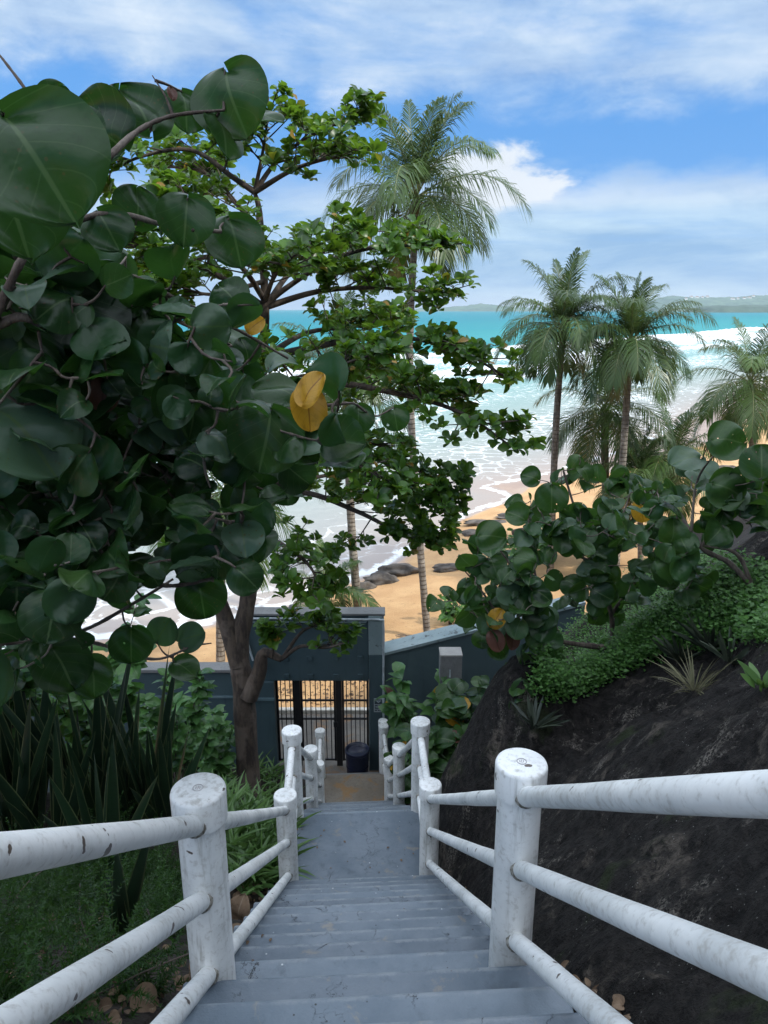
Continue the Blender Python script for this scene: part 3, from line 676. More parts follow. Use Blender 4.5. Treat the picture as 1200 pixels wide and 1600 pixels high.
tube(b, [(cx_ - W_ * .3, yy - .002, cz_ + H_ * .07), (cx_ + W_ * .3, yy - .002, cz_ + H_ * .07)], .007, 6); b.build('pictogram', SIGNW, sg)
# bin
tc = PY(558.5, 1203, 11.98); tc[2] = -8.86
tb = thing('waste_bin', 'dark navy plastic barrel bin in front of the gate', 'bin', tuple(tc))
b = MB(); lathe(b, [(0, tc[2]), (.19, tc[2]), (.205, tc[2] + .04), (.222, tc[2] + .52), (.225, tc[2] + .60)], (tc[0], tc[1], 0), 32); b.build('body', NAVY, tb)
b = MB(); lathe(b, [(.224, tc[2] + .59), (.238, tc[2] + .60), (.238, tc[2] + .665), (.222, tc[2] + .67), (.205, tc[2] + .62), (.18, tc[2] + .60), (0, tc[2] + .585)], (tc[0], tc[1], 0), 32); b.build('rim', NAVY, tb)
b = MB(); lathe(b, [(.221, tc[2] + .30), (.226, tc[2] + .31), (.226, tc[2] + .33), (.221, tc[2] + .34)], (tc[0], tc[1], 0), 32); b.build('hoop', NAVY, tb)
# floor by the gate, path beyond, white kerb
b = MB(); box(b, (xg0 - 1.2, 11.2, -9.3), (xr + 1.2, 14.3, -8.88)); struct(b.build('path', m_concrete('path_concrete', (.10, .092, .08), (.15, .135, .115), rust=(.17, .105, .06)), None, False), 'pale concrete path through the gate', 'path')
b = MB(); box(b, (xg0 - 5, 14.42, -9.3), (xr + 4, 14.55, -8.84)); tag(bevel(b.build('kerb', m_plain('chalky_white', (.62, .58, .5), .8), None, False), .02), 'low whitewashed kerb across the sand beyond the gate', 'kerb')
# concrete post + ledge
pb = PY(702, 1110, 11.0)
t = thing('concrete_post', 'square grey concrete post standing before the right teal wall', 'post', (pb[0], 11.0, -8.6))
zt = float(PY(702, 1022, 11.0)[2])
b = MB(); box(b, (pb[0] - .185, 10.9, -8.9), (pb[0] + .185, 11.2, zt)); bevel(b.build('shaft', CONC_D, t, False), .012)
b = MB(); box(b, (pb[0] - .19, 10.895, zt + .002), (pb[0] + .19, 11.205, zt + .03)); b.build('top_slab', CONC, t, False)
b = MB(); box(b, (pb[0] - .03, 10.88, zt - .38), (pb[0] - .005, 10.898, zt - .24)); b.build('hook', PIPE, t, False)
q0 = PY(738, 1146, 9.6)
b = MB(); box(b, (q0[0], 9.6, q0[2] - .9), (q0[0] + 1.1, 9.85, q0[2] + .08)); tag(bevel(b.build('low_wall', CONC, None, False), .012), 'low grey concrete wall end showing behind the black rock', 'low wall')

# ------------------------------------------------------------------ leaves
def leaf_template(kind, rows=7, cols=6, fold=.25, curl=.2, wave=0.):
    s = np.sin(np.linspace(-1, 1, cols) * pi / 2) * .35 + np.linspace(-1, 1, cols) * .65; tt = (1 - np.cos(np.linspace(0, 1, rows) * pi)) / 2; Sg, Tg = np.meshgrid(s, tt)
    if kind == 'grape':
        th = Tg; wdt = .60 * np.sqrt(np.clip(1 - (2 * np.clip(th, .0, 1) ** .92 - 1) ** 2, 0.0, 1)) + .012
        y = Tg - .11 * np.abs(Sg) ** 1.5 * np.clip(1 - Tg * 1.6, 0, 1); 
    elif kind == 'almond':
        wdt = .33 * np.sin(pi * Tg ** 1.45) ** .75 + .018; y = Tg
    elif kind == 'lance':
        wdt = .2 * np.sin(pi * Tg ** .85) ** .9 + .01; y = Tg
    elif kind == 'ovate':
        wdt = .33 * np.sin(pi * Tg ** .72) ** .85 + .01; y = Tg
    x = Sg * wdt
    z = fold * np.abs(x) - curl * (Tg - .35) ** 2 + wave * np.sin(Sg * 4 + Tg * 5) * .06
    V = np.stack([x, y, z], -1).reshape(-1, 3)
    uv = np.stack([(Sg + 1) / 2, Tg], -1).reshape(-1, 2)
    return V, uv, grid_faces(rows, cols)
GT = [leaf_template('grape', 11, 8, f, c, w_) for f, c, w_ in ((.18, .2, .7), (.35, .5, 1.1), (.05, .4, 1.3), (.6, .2, 1.0), (.35, 1.0, 1.0), (-.25, .7, 1.5))]
GT_HI = [leaf_template('grape', 20, 15, f, c, w_) for f, c, w_ in ((.16, .22, .9), (.30, .45, 1.1), (.08, .35, 1.4))]
YT = leaf_template('grape', 18, 13, .2, .2, .8); YT[0][:, 0] *= .78
AT = [leaf_template('almond', 6, 4, f, c) for f, c in ((.3, .2), (.5, .45), (.15, .5))]
LT = [leaf_template('lance', 7, 4, f, c) for f, c in ((.4, .5), (.2, .9), (.5, .3))]
OT = [leaf_template('ovate', 6, 4, f, c) for f, c in ((.3, .3), (.2, .6))]
def place(mb, tmpl, pos_, ydir, ndir, size, rnd=None, mi=0):
    """many leaves: base at pos, growing along ydir, upper face along ndir"""
    pos_ = np.atleast_2d(pos_); n = len(pos_)
    y = nrm(np.broadcast_to(ydir, (n, 3))); z = np.broadcast_to(ndir, (n, 3)); z = nrm(z - y * np.sum(y * z, 1, keepdims=True)); x = np.cross(y, z)
    size = np.broadcast_to(size, (n,)); rnd = R.random(n) if rnd is None else np.broadcast_to(rnd, (n,))
    which = R.integers(0, len(tmpl), n)
    for k, (V, uv, F) in enumerate(tmpl):
        i = np.where(which == k)[0]
        if not len(i): continue
        M = np.stack([x[i], y[i], z[i]], 1)                      # rows are axes
        VV = np.einsum('vk,nkj->nvj', V, M) * size[i][:, None, None] + pos_[i][:, None]
        FF = (F[None] + (np.arange(len(i)) * len(V))[:, None, None]).reshape(-1, 4)
        att = np.zeros((len(i), len(V), 4)); att[..., :2] = uv[None]; att[..., 2] = rnd[i][:, None]
        mb.add(VV.reshape(-1, 3), FF, mi, att.reshape(-1, 4))
def inpoly(x, y, poly):
    c = False; j = len(poly) - 1
    for i in range(len(poly)):
        xi, yi = poly[i]; xj, yj = poly[j]
        if (yi > y) != (yj > y) and x < (xj - xi) * (y - yi) / (yj - yi) + xi: c = not c
        j = i
    return c
def sample_poly(poly, n):
    xs = [p[0] for p in poly]; ys = [p[1] for p in poly]; out = []
    while len(out) < n:
        x = R.uniform(min(xs), max(xs)); y = R.uniform(min(ys), max(ys))
        if inpoly(x, y, poly): out.append((x, y))
    return out
def imgdir(ang):  # direction in the plane facing the stairs' top, degrees from right, counter-clockwise
    return RT * cos(radians(ang)) + UP * sin(radians(ang))

def sea_grape(name, label, base, branches, polys, n, drange, srange, leafm, barkm, keys=(), view_bias=.55, yellow=(), group=None, brad=.014, tw=.0035, per=3, face=.5):
    t = thing(name, label, 'sea grape', base, group)
    tb = MB(); lf = MB(); nodes = []
    for br in branches:
        pts = [np.array(q, float) if len(q) == 3 and q[2] < -50 else P(*q) for q in br['p']]
        if br.get('root', False): pts = [np.array(base)] + pts
        p = smooth_path(pts, 8 * len(pts)); r0 = br.get('r', brad)
        tube(tb, p, np.linspace(r0, r0 * .35, len(p)) * (1 + .12 * R.normal(size=len(p)).clip(-1, 1)), 8)
        nodes.append(p[len(p) // 6:])
    N = np.concatenate(nodes)
    todo = []
    def stalk(bp): todo.append(bp)
    def twigs():
        Q = np.array(todo); P0 = N
        d0 = np.min(np.linalg.norm(Q[:, None] - P0[None], axis=2), 1)
        for i in np.argsort(d0):
            bp = Q[i]; d = np.linalg.norm(P0 - bp, axis=1); k = int(np.argmin(d)); a = P0[k]
            m = (a + bp) / 2 + np.array([0, 0, -.06]) * d[k] + R.normal(size=3) * .02 * min(1, d[k] * 4)
            q = smooth_path([a, m, bp], 6); tube(tb, q, np.linspace(tw * 1.5, tw * .8, 6), 5, cap=False); P0 = np.vstack([P0, q[2:5]])
    pos_, yd, nd, sz = [], [], [], []
    for poly, cnt in polys:
        for (px, py) in sample_poly(poly, int(cnt / per)):
            q0 = P(px, py, R.uniform(*drange)); ax = nrm(imgdir(R.uniform(0, 360)) * .6 + np.array([0, 0, .7]) + R.normal(size=3) * .3)
            for j in range(R.integers(max(1, per - 1), per + 2)):
                a = R.uniform(0, 2 * pi); out = nrm(np.cross(ax, R.normal(size=3))); s_ = R.uniform(*srange) * (1 if R.random() < .8 else .6)
                bp = q0 + ax * (j - per / 2) * .055 + out * .03
                v = nrm(bp)
                if R.random() < face:     # hanging leaf showing its face
                    y_ = imgdir(R.uniform(-160, -20) if R.random() < .75 else R.uniform(-20, 200)) + R.normal(size=3) * .35
                    n_ = -v * R.choice([-1, 1, 1]) + np.array([0, 0, .25]) + R.normal(size=3) * .35
                else:                     # leaf held flat or tilted up to the light
                    y_ = out + np.array([0, 0, R.uniform(-.5, .5)]); n_ = ax * .5 + np.array([0, 0, .8]) + R.normal(size=3) * .35
                pos_.append(bp); yd.append(y_); nd.append(n_); sz.append(s_); stalk(bp)
    if pos_: place(lf, GT, np.array(pos_), np.array(yd), np.array(nd), np.array(sz))
    for (px, py, d, s_, a, tilt, rn) in keys:
        q = P(px, py, d); v = nrm(q); y_ = imgdir(a); n_ = -v + np.array(tilt); bp = q - y_ * s_ * .5
        place(lf, GT_HI, bp[None], y_, n_, s_, rn); stalk(bp)
    twigs(); tb.build('branches', barkm, t); lf.build('foliage', leafm, t)
    for (px, py, d, s_, a, tilt, m_, lab) in yellow:
        q = P(px, py, d); y_ = imgdir(a); yb = MB(); bp = q - y_ * s_ * .5
        place(yb, [YT], bp[None], y_, -nrm(q) + np.array(tilt), s_, .5); o = yb.build('leaf', m_, t); o['label'] = lab
    return t
# left sea grape, close to the camera
B1 = [
 dict(p=[(-160, 760, 2.2), (-40, 560, 1.95), (0, 480, 1.85), (45, 392, 1.8), (120, 345, 1.95), (190, 335, 2.05), (270, 355, 2.15), (345, 362, 2.25)], r=.017, root=True),
 dict(p=[(45, 392, 1.8), (100, 310, 1.8), (160, 255, 1.85), (215, 205, 1.95), (270, 181, 2.0), (350, 172, 2.1)], r=.012),
 dict(p=[(100, 310, 1.8), (75, 195, 1.6), (40, 140, 1.6), (8, 97, 1.6), (-6, 80, 1.6)], r=.006),
 dict(p=[(270, 181, 2.0), (258, 150, 2.0), (238, 118, 2.0)], r=.004),
 dict(p=[(-180, 640, 2.2), (0, 507, 1.9), (60, 507, 1.9), (104, 509, 1.95)], r=.019, root=True),
 dict(p=[(-180, 780, 2.5), (0, 600, 2.1), (110, 530, 2.2), (200, 545, 2.25), (270, 605, 2.25), (350, 625, 2.3), (430, 640, 2.3), (540, 630, 2.45)], r=.016, root=True),
 dict(p=[(-100, 690, 2.6), (0, 745, 2.5), (50, 800, 2.5), (110, 862, 2.6), (170, 890, 2.7), (260, 915, 2.8), (330, 905, 2.9)], r=.02, root=True),
 dict(p=[(-120, 820, 2.8), (20, 900, 2.8), (60, 990, 2.9), (130, 985, 3.0), (230, 930, 3.1), (270, 905, 3.2)], r=.016, root=True),
 dict(p=[(60, 990, 2.9), (150, 1005, 3.0), (240, 1030, 3.1), (300, 1010, 3.2), (330, 1005, 3.3)], r=.010),
 dict(p=[(-100, 700, 2.3), (60, 640, 2.3), (160, 690, 2.4), (230, 720, 2.5), (320, 790, 2.6), (370, 830, 2.7)], r=.014, root=True),
 dict(p=[(0, 600, 2.1), (90, 470, 2.1), (190, 430, 2.2), (280, 470, 2.3), (380, 520, 2.4), (450, 560, 2.5)], r=.012)]
polyA = [(-40, 300), (60, 330), (160, 420), (260, 470), (370, 470), (440, 560), (540, 650), (500, 720), (410, 750), (370, 850), (330, 930), (280, 860), (180, 900), (120, 960), (60, 1040), (-40, 1040)]
keysA = [(60, 255, 1.15, .198, -55, (.1, 0, .1), .55), (365, 160, 2.1, .20, -75, (-.3, .2, .2), .6), (212, 165, 2.0, .17, 120, (.4, .1, .2), .25), (148, 195, 1.95, .18, 140, (-.2, 0, .1), .15),
 (118, 190, 1.7, .11, 100, (.3, 0, 0), .1), (90, 160, 1.7, .09, 60, (1.3, 0, .3), .5), (290, 175, 2.1, .12, -80, (.5, 0, .2), .5), (350, 215, 2.1, .13, -70, (1.6, 0, .8), .6), (420, 184, 2.3, .10, -5, (0, 0, 2), .7),
 (20, 330, 1.3, .17, -60, (.2, 0, 1.5), .5), (290, 345, 2.1, .14, -95, (0, 0, .1), .5), (368, 378, 2.3, .16, -75, (.1, 0, .1), .55), (215, 320, 2.1, .12, 85, (.4, 0, .3), .4), (170, 360, 2.0, .12, -60, (0, 0, .2), .4),
 (415, 690, 2.1, .19, -100, (.1, 0, .0), .45), (313, 590, 2.2, .14, 60, (.1, 0, .1), .75), (335, 645, 2.25, .12, -90, (.1, 0, .1), .5), (270, 560, 2.1, .15, 80, (1.3, 0, .3), .5), (300, 655, 2.2, .13, -80, (1.4, 0, .7), .5),
 (45, 685, 1.9, .24, -45, (.1, 0, .9), .9), (30, 560, 2.0, .2, -90, (.2, .0, .1), .1), (95, 600, 2.1, .19, -100, (.2, .0, .1), .05), (560, 655, 2.6, .10, -90, (0, 0, .1), .55), (618, 655, 2.7, .09, -80, (0, 0, .1), .6),
 (510, 690, 2.35, .16, 10, (0, 0, 2.2), .9), (470, 705, 2.35, .13, -20, (0, 0, 1.8), .8), (470, 640, 2.4, .16, 150, (0, 0, 2.4), .9), (430, 610, 2.4, .16, 160, (0, 0, 2.2), .7),
 (140, 500, 2.1, .20, -70, (0, 0, .2), .05), (180, 480, 2.2, .18, -80, (0, 0, .2), .1), (235, 510, 2.2, .13, 90, (0, 0, .1), .8), (100, 1045, 2.9, .2, -60, (.2, 0, .8), .35), (145, 1060, 3.0, .17, -70, (1.0, 0, .5), .5),
 (205, 1010, 3.0, .15, -90, (0, 0, .1), .4), (315, 935, 3.0, .18, -80, (0, 0, .1), .1), (255, 985, 3.2, .12, 60, (0, 0, .2), .95), (300, 995, 3.2, .12, 20, (0, 0, .4), .95), (290, 1045, 3.2, .12, -30, (.2, 0, 1.2), .6)]
yelA = [(482, 642, 1.98, .115, -80, (.35, 0, .15), YELLOW, 'round yellow leaf with dark veins'), (488, 606, 1.93, .10, 60, (-.5, .3, .5), YELLOW, 'orange yellow leaf behind the yellow one'),
        (400, 507, 2.5, .07, 40, (0, 0, .5), YELLOW, 'small orange leaf'), (160, 618, 2.05, .1, -90, (.5, 0, .0), RUST_L, 'dull red leaf'), (92, 212, 1.7, .05, -60, (.5, 0, .2), RUST_L, 'orange brown leaf bud'),
        (410, 152, 2.3, .045, 60, (.5, 0, .2), RUST_L, 'curled brown leaf tip'), (268, 145, 2.0, .035, 95, (.8, 0, .2), RUST_L, 'small red leaf bud')]
base_l = (-2.3, 2.3, surf_z(-2.3, 2.3))
sea_grape('sea_grape_tree', 'large dark sea grape with broad round leaves filling the left foreground', base_l, B1, [(polyA, 620), ([(-40, 420), (150, 440), (260, 620), (250, 800), (60, 900), (-40, 900)], 260), ([(-900, 100), (-30, 200), (-30, 1100), (-900, 1200)], 420)], 0, (1.9, 3.2), (.08, .145), GRAPE, BARK_G, keysA, .5, yelA)  # last polygon: unseen foliage beyond the left edge, added to block sky light
# right sea grapes above the rock
RG = 'sea grapes over the black rock'
sea_grape('sea_grape_shrub', 'sea grape shrub leaning over the wall with yellow and rust leaves low down', tuple((lambda q: (q[0], q[1], surf_z(q[0], q[1])))(P(945, 1010, 6.6))), [
 dict(p=[(945, 1012, 6.5), (880, 1003, 6.3), (820, 985, 6.1), (755, 978, 6.0)], r=.028), dict(p=[(880, 1003, 6.3), (845, 930, 6.2), (830, 860, 6.2), (825, 800, 6.2)], r=.015),
 dict(p=[(820, 985, 6.1), (805, 900, 6.0), (775, 850, 6.0), (770, 830, 6.0)], r=.012), dict(p=[(790, 980, 6.0), (750, 920, 5.9), (715, 880, 5.9)], r=.012), dict(p=[(850, 995, 6.2), (840, 1040, 6.2), (800, 1085, 6.2)], r=.012)],
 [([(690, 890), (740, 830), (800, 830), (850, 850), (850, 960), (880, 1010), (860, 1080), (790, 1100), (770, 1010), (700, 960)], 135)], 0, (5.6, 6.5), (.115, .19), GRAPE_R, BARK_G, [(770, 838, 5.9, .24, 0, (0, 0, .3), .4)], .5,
 [(777, 965, 5.7, .16, 60, (0, 0, .3), YELLOW, 'yellow leaf'), (775, 1003, 5.7, .17, -60, (.4, 0, .2), RUST_L, 'mauve rust leaf'), (800, 1000, 5.8, .17, -80, (.8, 0, .2), RUST_L, 'brown leaf')], RG)
sea_grape('sea_grape_shrub', 'bushy sea grape with glossy round leaves in front of the palm trunks', tuple((lambda q: (q[0], q[1], surf_z(q[0], q[1])))(P(960, 960, 6.8))), [
 dict(p=[(955, 960, 6.7), (930, 880, 6.5), (900, 800, 6.4), (880, 735, 6.3)], r=.025, root=True), dict(p=[(930, 880, 6.5), (970, 810, 6.4), (985, 770, 6.4)], r=.016), dict(p=[(930, 880, 6.5), (870, 850, 6.4), (845, 800, 6.3)], r=.014),
 dict(p=[(955, 960, 6.7), (1010, 880, 6.6), (1030, 820, 6.6)], r=.016)],
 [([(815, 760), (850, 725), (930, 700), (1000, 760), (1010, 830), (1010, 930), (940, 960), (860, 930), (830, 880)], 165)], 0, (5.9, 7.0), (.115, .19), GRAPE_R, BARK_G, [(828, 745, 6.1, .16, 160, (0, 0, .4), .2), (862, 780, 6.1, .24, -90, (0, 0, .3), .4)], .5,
 [(1003, 800, 6.0, .18, -80, (0, 0, .2), YELLOW, 'leaf turning yellow')], RG)
sea_grape('sea_grape_shrub', 'open branching sea grape at the right edge below the far palm', tuple((lambda q: (q[0], q[1], surf_z(q[0], q[1])))(P(1190, 935, 5.6))), [
 dict(p=[(1190, 930, 5.5), (1140, 880, 5.5), (1095, 855, 5.5), (1060, 800, 5.6), (1020, 760, 5.7)], r=.028, root=True), dict(p=[(1175, 915, 5.5), (1150, 865, 5.45), (1095, 852, 5.5)], r=.02), dict(p=[(1080, 830, 5.5), (1090, 750, 5.5), (1125, 700, 5.4)], r=.014),
 dict(p=[(1095, 855, 5.5), (1130, 800, 5.4), (1160, 770, 5.3)], r=.013), dict(p=[(1060, 800, 5.6), (1045, 870, 5.8), (1020, 900, 5.8)], r=.012)],
 [([(1000, 770), (1060, 740), (1090, 700), (1130, 740), (1210, 730), (1215, 800), (1150, 830), (1100, 860), (1060, 940), (1000, 900)], 125)], 0, (5.0, 6.2), (.115, .19), GRAPE_R, BARK_G, [(1140, 688, 5.2, .27, 0, (0, 0, .4), .6), (1070, 718, 5.4, .24, 190, (0, 0, 1.6), .9), (1140, 765, 5.2, .27, -20, (0, 0, .3), .5), (1190, 720, 5.0, .24, 90, (0, 0, .2), .3)], .5, (), RG)

# ------------------------------------------------------------------ sea almond tree
def almond_tree():
    base = P(386, 1185, 11.4); base[2] = surf_z(base[0], base[1])
    t = thing('sea_almond_tree', 'spreading sea almond tree with tiered bright green leaf rosettes by the gate', 'tree', tuple(base))
    tr = MB(); T = 11.2
    trunk = [base + np.array([0, 0, -.3]), base, P(381, 1090, 11.3), P(374, 1010, 11.2), P(388, 930, 11.1), P(397, 800, 11), P(408, 600, 10.8), P(414, 480, 10.6), P(406, 340, 10.4), P(398, 300, 10.3)]
    p = smooth_path(trunk, 60); tube(tr, p, np.interp(np.linspace(0, 1, 60), [0, .08, .25, .4, .6, .8, 1], [.28, .20, .165, .135, .095, .06, .03]) * (1 + .05 * np.sin(np.arange(60) * 1.7)), 14)
    p2 = smooth_path([P(374, 1040, 11.2), P(350, 960, 11.1), P(325, 900, 10.9), P(290, 800, 10.6), P(265, 740, 10.3)], 24); tube(tr, p2, np.linspace(.15, .06, 24), 10)
    p3 = smooth_path([P(388, 1090, 11.2), P(405, 1050, 11.1), P(412, 1020, 11.0), P(440, 1030, 10.9)], 14); tube(tr, p3, np.linspace(.15, .05, 14), 8)
    p4 = smooth_path([P(392, 905, 11.1), P(402, 890, 11.0), P(410, 893, 10.9)], 8); tube(tr, p4, np.linspace(.07, .03, 8), 8)
    tr.build('trunk', BARK, t)
    limbs = [
     ([(398, 300, 10.3), (430, 255, 10.2), (480, 215, 10.1), (550, 182, 10.0)], 3.0), ([(398, 300, 10.3), (365, 278, 10.2), (300, 235, 10.0), (220, 245, 9.8), (150, 280, 9.6)], 3.0), ([(398, 300, 10.3), (410, 240, 10.0), (420, 175, 9.8)], 2.0),
     ([(398, 300, 10.3), (470, 260, 9.7), (570, 235, 9.4)], 2.5),
     ([(414, 480, 10.6), (440, 455, 10.5), (520, 405, 10.2), (600, 385, 9.8), (680, 385, 9.5)], 3.4), ([(414, 480, 10.6), (500, 455, 10.6), (600, 450, 10.6), (705, 462, 10.5)], 3.0), ([(414, 480, 10.6), (340, 430, 10.4), (250, 395, 10), (150, 370, 9.6)], 3.2),
     ([(414, 480, 10.6), (460, 420, 11.2), (540, 375, 11.6), (580, 360, 12.0)], 3.0), ([(414, 470, 10.6), (380, 420, 9.8), (330, 380, 9.0), (300, 340, 8.4)], 3.0), ([(414, 470, 10.6), (430, 430, 9.6), (470, 390, 8.8)], 2.5),
     ([(410, 560, 10.7), (500, 540, 10.4), (600, 525, 10), (710, 545, 9.7), (795, 592, 9.5)], 3.6), ([(410, 560, 10.7), (320, 520, 10.3), (220, 480, 10), (120, 470, 9.7)], 3.0), ([(410, 560, 10.7), (480, 520, 11.5), (560, 510, 12.2), (610, 500, 12.6)], 3.2),
     ([(404, 640, 10.8), (500, 600, 10.3), (620, 615, 9.8), (720, 645, 9.4), (800, 698, 9.2)], 3.6), ([(404, 640, 10.8), (480, 610, 11.6), (580, 590, 12.2), (660, 600, 12.6)], 3.2), ([(404, 640, 10.8), (440, 600, 9.6), (510, 580, 8.8), (560, 560, 8.2)], 3.0),
     ([(400, 740, 10.9), (480, 690, 10.5), (580, 690, 10.1), (660, 740, 9.8), (705, 805, 9.6)], 3.4), ([(400, 740, 10.9), (460, 720, 9.7), (540, 720, 9.0), (620, 760, 8.6)], 3.2), ([(400, 740, 10.9), (330, 690, 10.4), (240, 660, 10), (160, 650, 9.7)], 2.6),
     ([(398, 800, 11), (470, 770, 10.8), (560, 800, 10.5), (640, 840, 10.3), (700, 850, 10.2)], 3.0), ([(398, 800, 11), (450, 760, 11.8), (540, 740, 12.6), (620, 760, 13)], 2.8), ([(396, 830, 11), (440, 850, 10.3), (480, 880, 9.8), (500, 915, 9.6)], 2.2),
     ([(440, 1030, 10.9), (470, 1010, 10.7), (510, 1012, 10.5), (545, 1002, 10.4)], 1.2), ([(440, 1030, 10.9), (475, 985, 10.7), (520, 975, 10.6)], 1.0), ([(425, 1028, 10.9), (430, 990, 10.8)], .7),
     ([(406, 360, 10.4), (350, 330, 10.2), (280, 310, 10), (200, 330, 9.7)], 3.0), ([(406, 360, 10.4), (380, 330, 11), (320, 270, 11.6), (250, 260, 12)], 2.8), ([(412, 420, 10.5), (340, 400, 11.2), (250, 420, 11.8), (180, 440, 12)], 3.0), ([(412, 440, 10.5), (330, 460, 10.2), (260, 440, 9.9)], 2.6),
     ([(404, 640, 10.8), (340, 600, 10.6), (260, 560, 10.4), (200, 560, 10.2)], 3.0),
     ([(290, 800, 10.6), (250, 700, 10.2), (180, 640, 9.8), (100, 600, 9.5)], 2.6), ([(265, 740, 10.3), (300, 640, 10), (280, 560, 9.8)], 2.6), ([(325, 900, 10.9), (290, 870, 10.5), (260, 850, 10.2)], 1.5),
    ]
    cb = MB(); lf = MB(); ros = []
    for li, (path, spread) in enumerate(limbs):
        n = 26; p = smooth_path([P(*q) for q in path], n); L = np.linalg.norm(np.diff(p, axis=0), axis=1).sum()
        r0 = .022 + .011 * min(L, 4); tube(cb, p, np.linspace(r0, .012, n), 7)
        ros.append((p[-1], nrm(p[-1] - p[-3])))
        ns = int(5 + L * 5.9 * min(1, spread / 2.5)) if spread > 1.3 else 5
        for k in range(ns):
            u = R.uniform(.22, 1.0) ** .8; i = min(int(u * (n - 1)), n - 2); a = p[i]; tg = nrm(p[i + 1] - p[i])
            az_ = R.uniform(0, 2 * pi); sd = np.array([cos(az_), sin(az_), 0]); d = nrm(sd * .9 + tg * .7 + np.array([0, 0, R.uniform(-.35, .6)]))
            ln = R.uniform(.25, .9) * min(1., spread / 2.5) * (1.15 - .5 * u)
            q = smooth_path([a, a + d * ln * .5 + np.array([0, 0, .02]), a + d * ln + np.array([0, 0, .10 * ln])], 6)
            tube(cb, q, np.linspace(.012, .006, 6), 5, cap=False); ros.append((q[-1], nrm(q[-1] - q[-2])))
            for m_ in range(R.integers(1, 4)):
                az2 = R.uniform(0, 2 * pi); d2 = nrm(d * .6 + np.array([cos(az2), sin(az2), R.uniform(-.1, .5)]) * .8); s_ = q[R.integers(2, 5)]
                e = s_ + d2 * R.uniform(.12, .35); tube(cb, [s_, (s_ + e) / 2 + [0, 0, .01], e], [.007, .006, .005], 4, cap=False); ros.append((e, d2))
    pos_, yd, nd, sz = [], [], [], []; 
    for (c, d) in ros:
        ax = nrm(d * .6 + np.array([0, 0, 1.0]) + R.normal(size=3) * .25); a0 = R.uniform(0, 2 * pi); k = R.integers(7, 12)
        u = nrm(np.cross(ax, [1, .3, 0])); v = np.cross(ax, u); sc = R.uniform(.115, .18)
        for j in range(k):
            a = a0 + j * 2.4; lift = R.uniform(-.1, 1.25)
            y_ = nrm(u * cos(a) + v * sin(a) + ax * lift)
            pos_.append(c + y_ * .012 - ax * .012 * j * .5); yd.append(y_); nd.append(ax + R.normal(size=3) * .35); sz.append(sc * R.uniform(.75, 1.2))
    place(lf, AT, np.array(pos_), np.array(yd), np.array(nd), np.array(sz))
    cb.build('limbs', BARK_D, t); lf.build('crown', ALMOND, t)
almond_tree()

# ------------------------------------------------------------------ palms
def frond(lf, rc, c, az_, el_, L, droop, rnd, nleaf=58, width=.036, lfrac=.36, wind=(.25, -.05, 0)):
    n = 14; d = np.array([cos(az_) * cos(el_), sin(az_) * cos(el_), sin(el_)]); p = [np.array(c, float)]
    for k in range(n - 1):
        d = nrm(d + np.array([0, 0, -1.]) * droop * (.35 + 1.3 * k / n) / n * 2.2 + np.array(wind) * .35 / n); p.append(p[-1] + d * L / (n - 1))
    p = np.array(p); tube(rc, p, np.linspace(.022, .004, n), 5, cap=False, tint=rnd)
    tg = nrm(np.gradient(p, axis=0)); side = nrm(np.cross(tg, np.array([0, 0, 1.]) + .001)); upv = np.cross(side, tg)
    us = np.linspace(.14, .995, nleaf)
    V = []; F = []; A = []; k0 = 0
    for sgn in (-1, 1):
        for u in us:
            x = u * (n - 1); i = min(int(x), n - 2); f = x - i; o = p[i] * (1 - f) + p[i + 1] * f
            T, Sd, U = tg[i], side[i], upv[i]
            ll = L * lfrac * (sin(pi * min(.97, .16 + u * .80)) ** .7) * random.uniform(.85, 1.1)
            dd_ = nrm(Sd * sgn * (1 - .35 * u) + T * (.45 + .7 * u) + U * random.uniform(.0, .35)); dr_ = random.uniform(.4, .95)
            wv = nrm(np.cross(dd_, U + .2 * T)) * width * .5
            m1 = o + dd_ * ll * .5 - np.array([0, 0, 1.]) * ll * dr_ * .16; e = o + dd_ * ll * .86 - np.array([0, 0, 1.]) * ll * dr_ * .8
            V += [o - wv * .5, o + wv * .5, m1 + wv, m1 - wv, e]; A += [(.5, u, rnd, 0)] * 5
            F += [(k0, k0 + 1, k0 + 2, k0 + 3)]; F.append((k0 + 3, k0 + 2, k0 + 4, k0 + 4)); k0 += 5
    F = np.array(F); q = F[::2]; tri = F[1::2][:, :3]
    b0 = lf.n; lf.add(np.array(V), q, 0, np.array(A)); lf.f.append((tri + b0, 0))
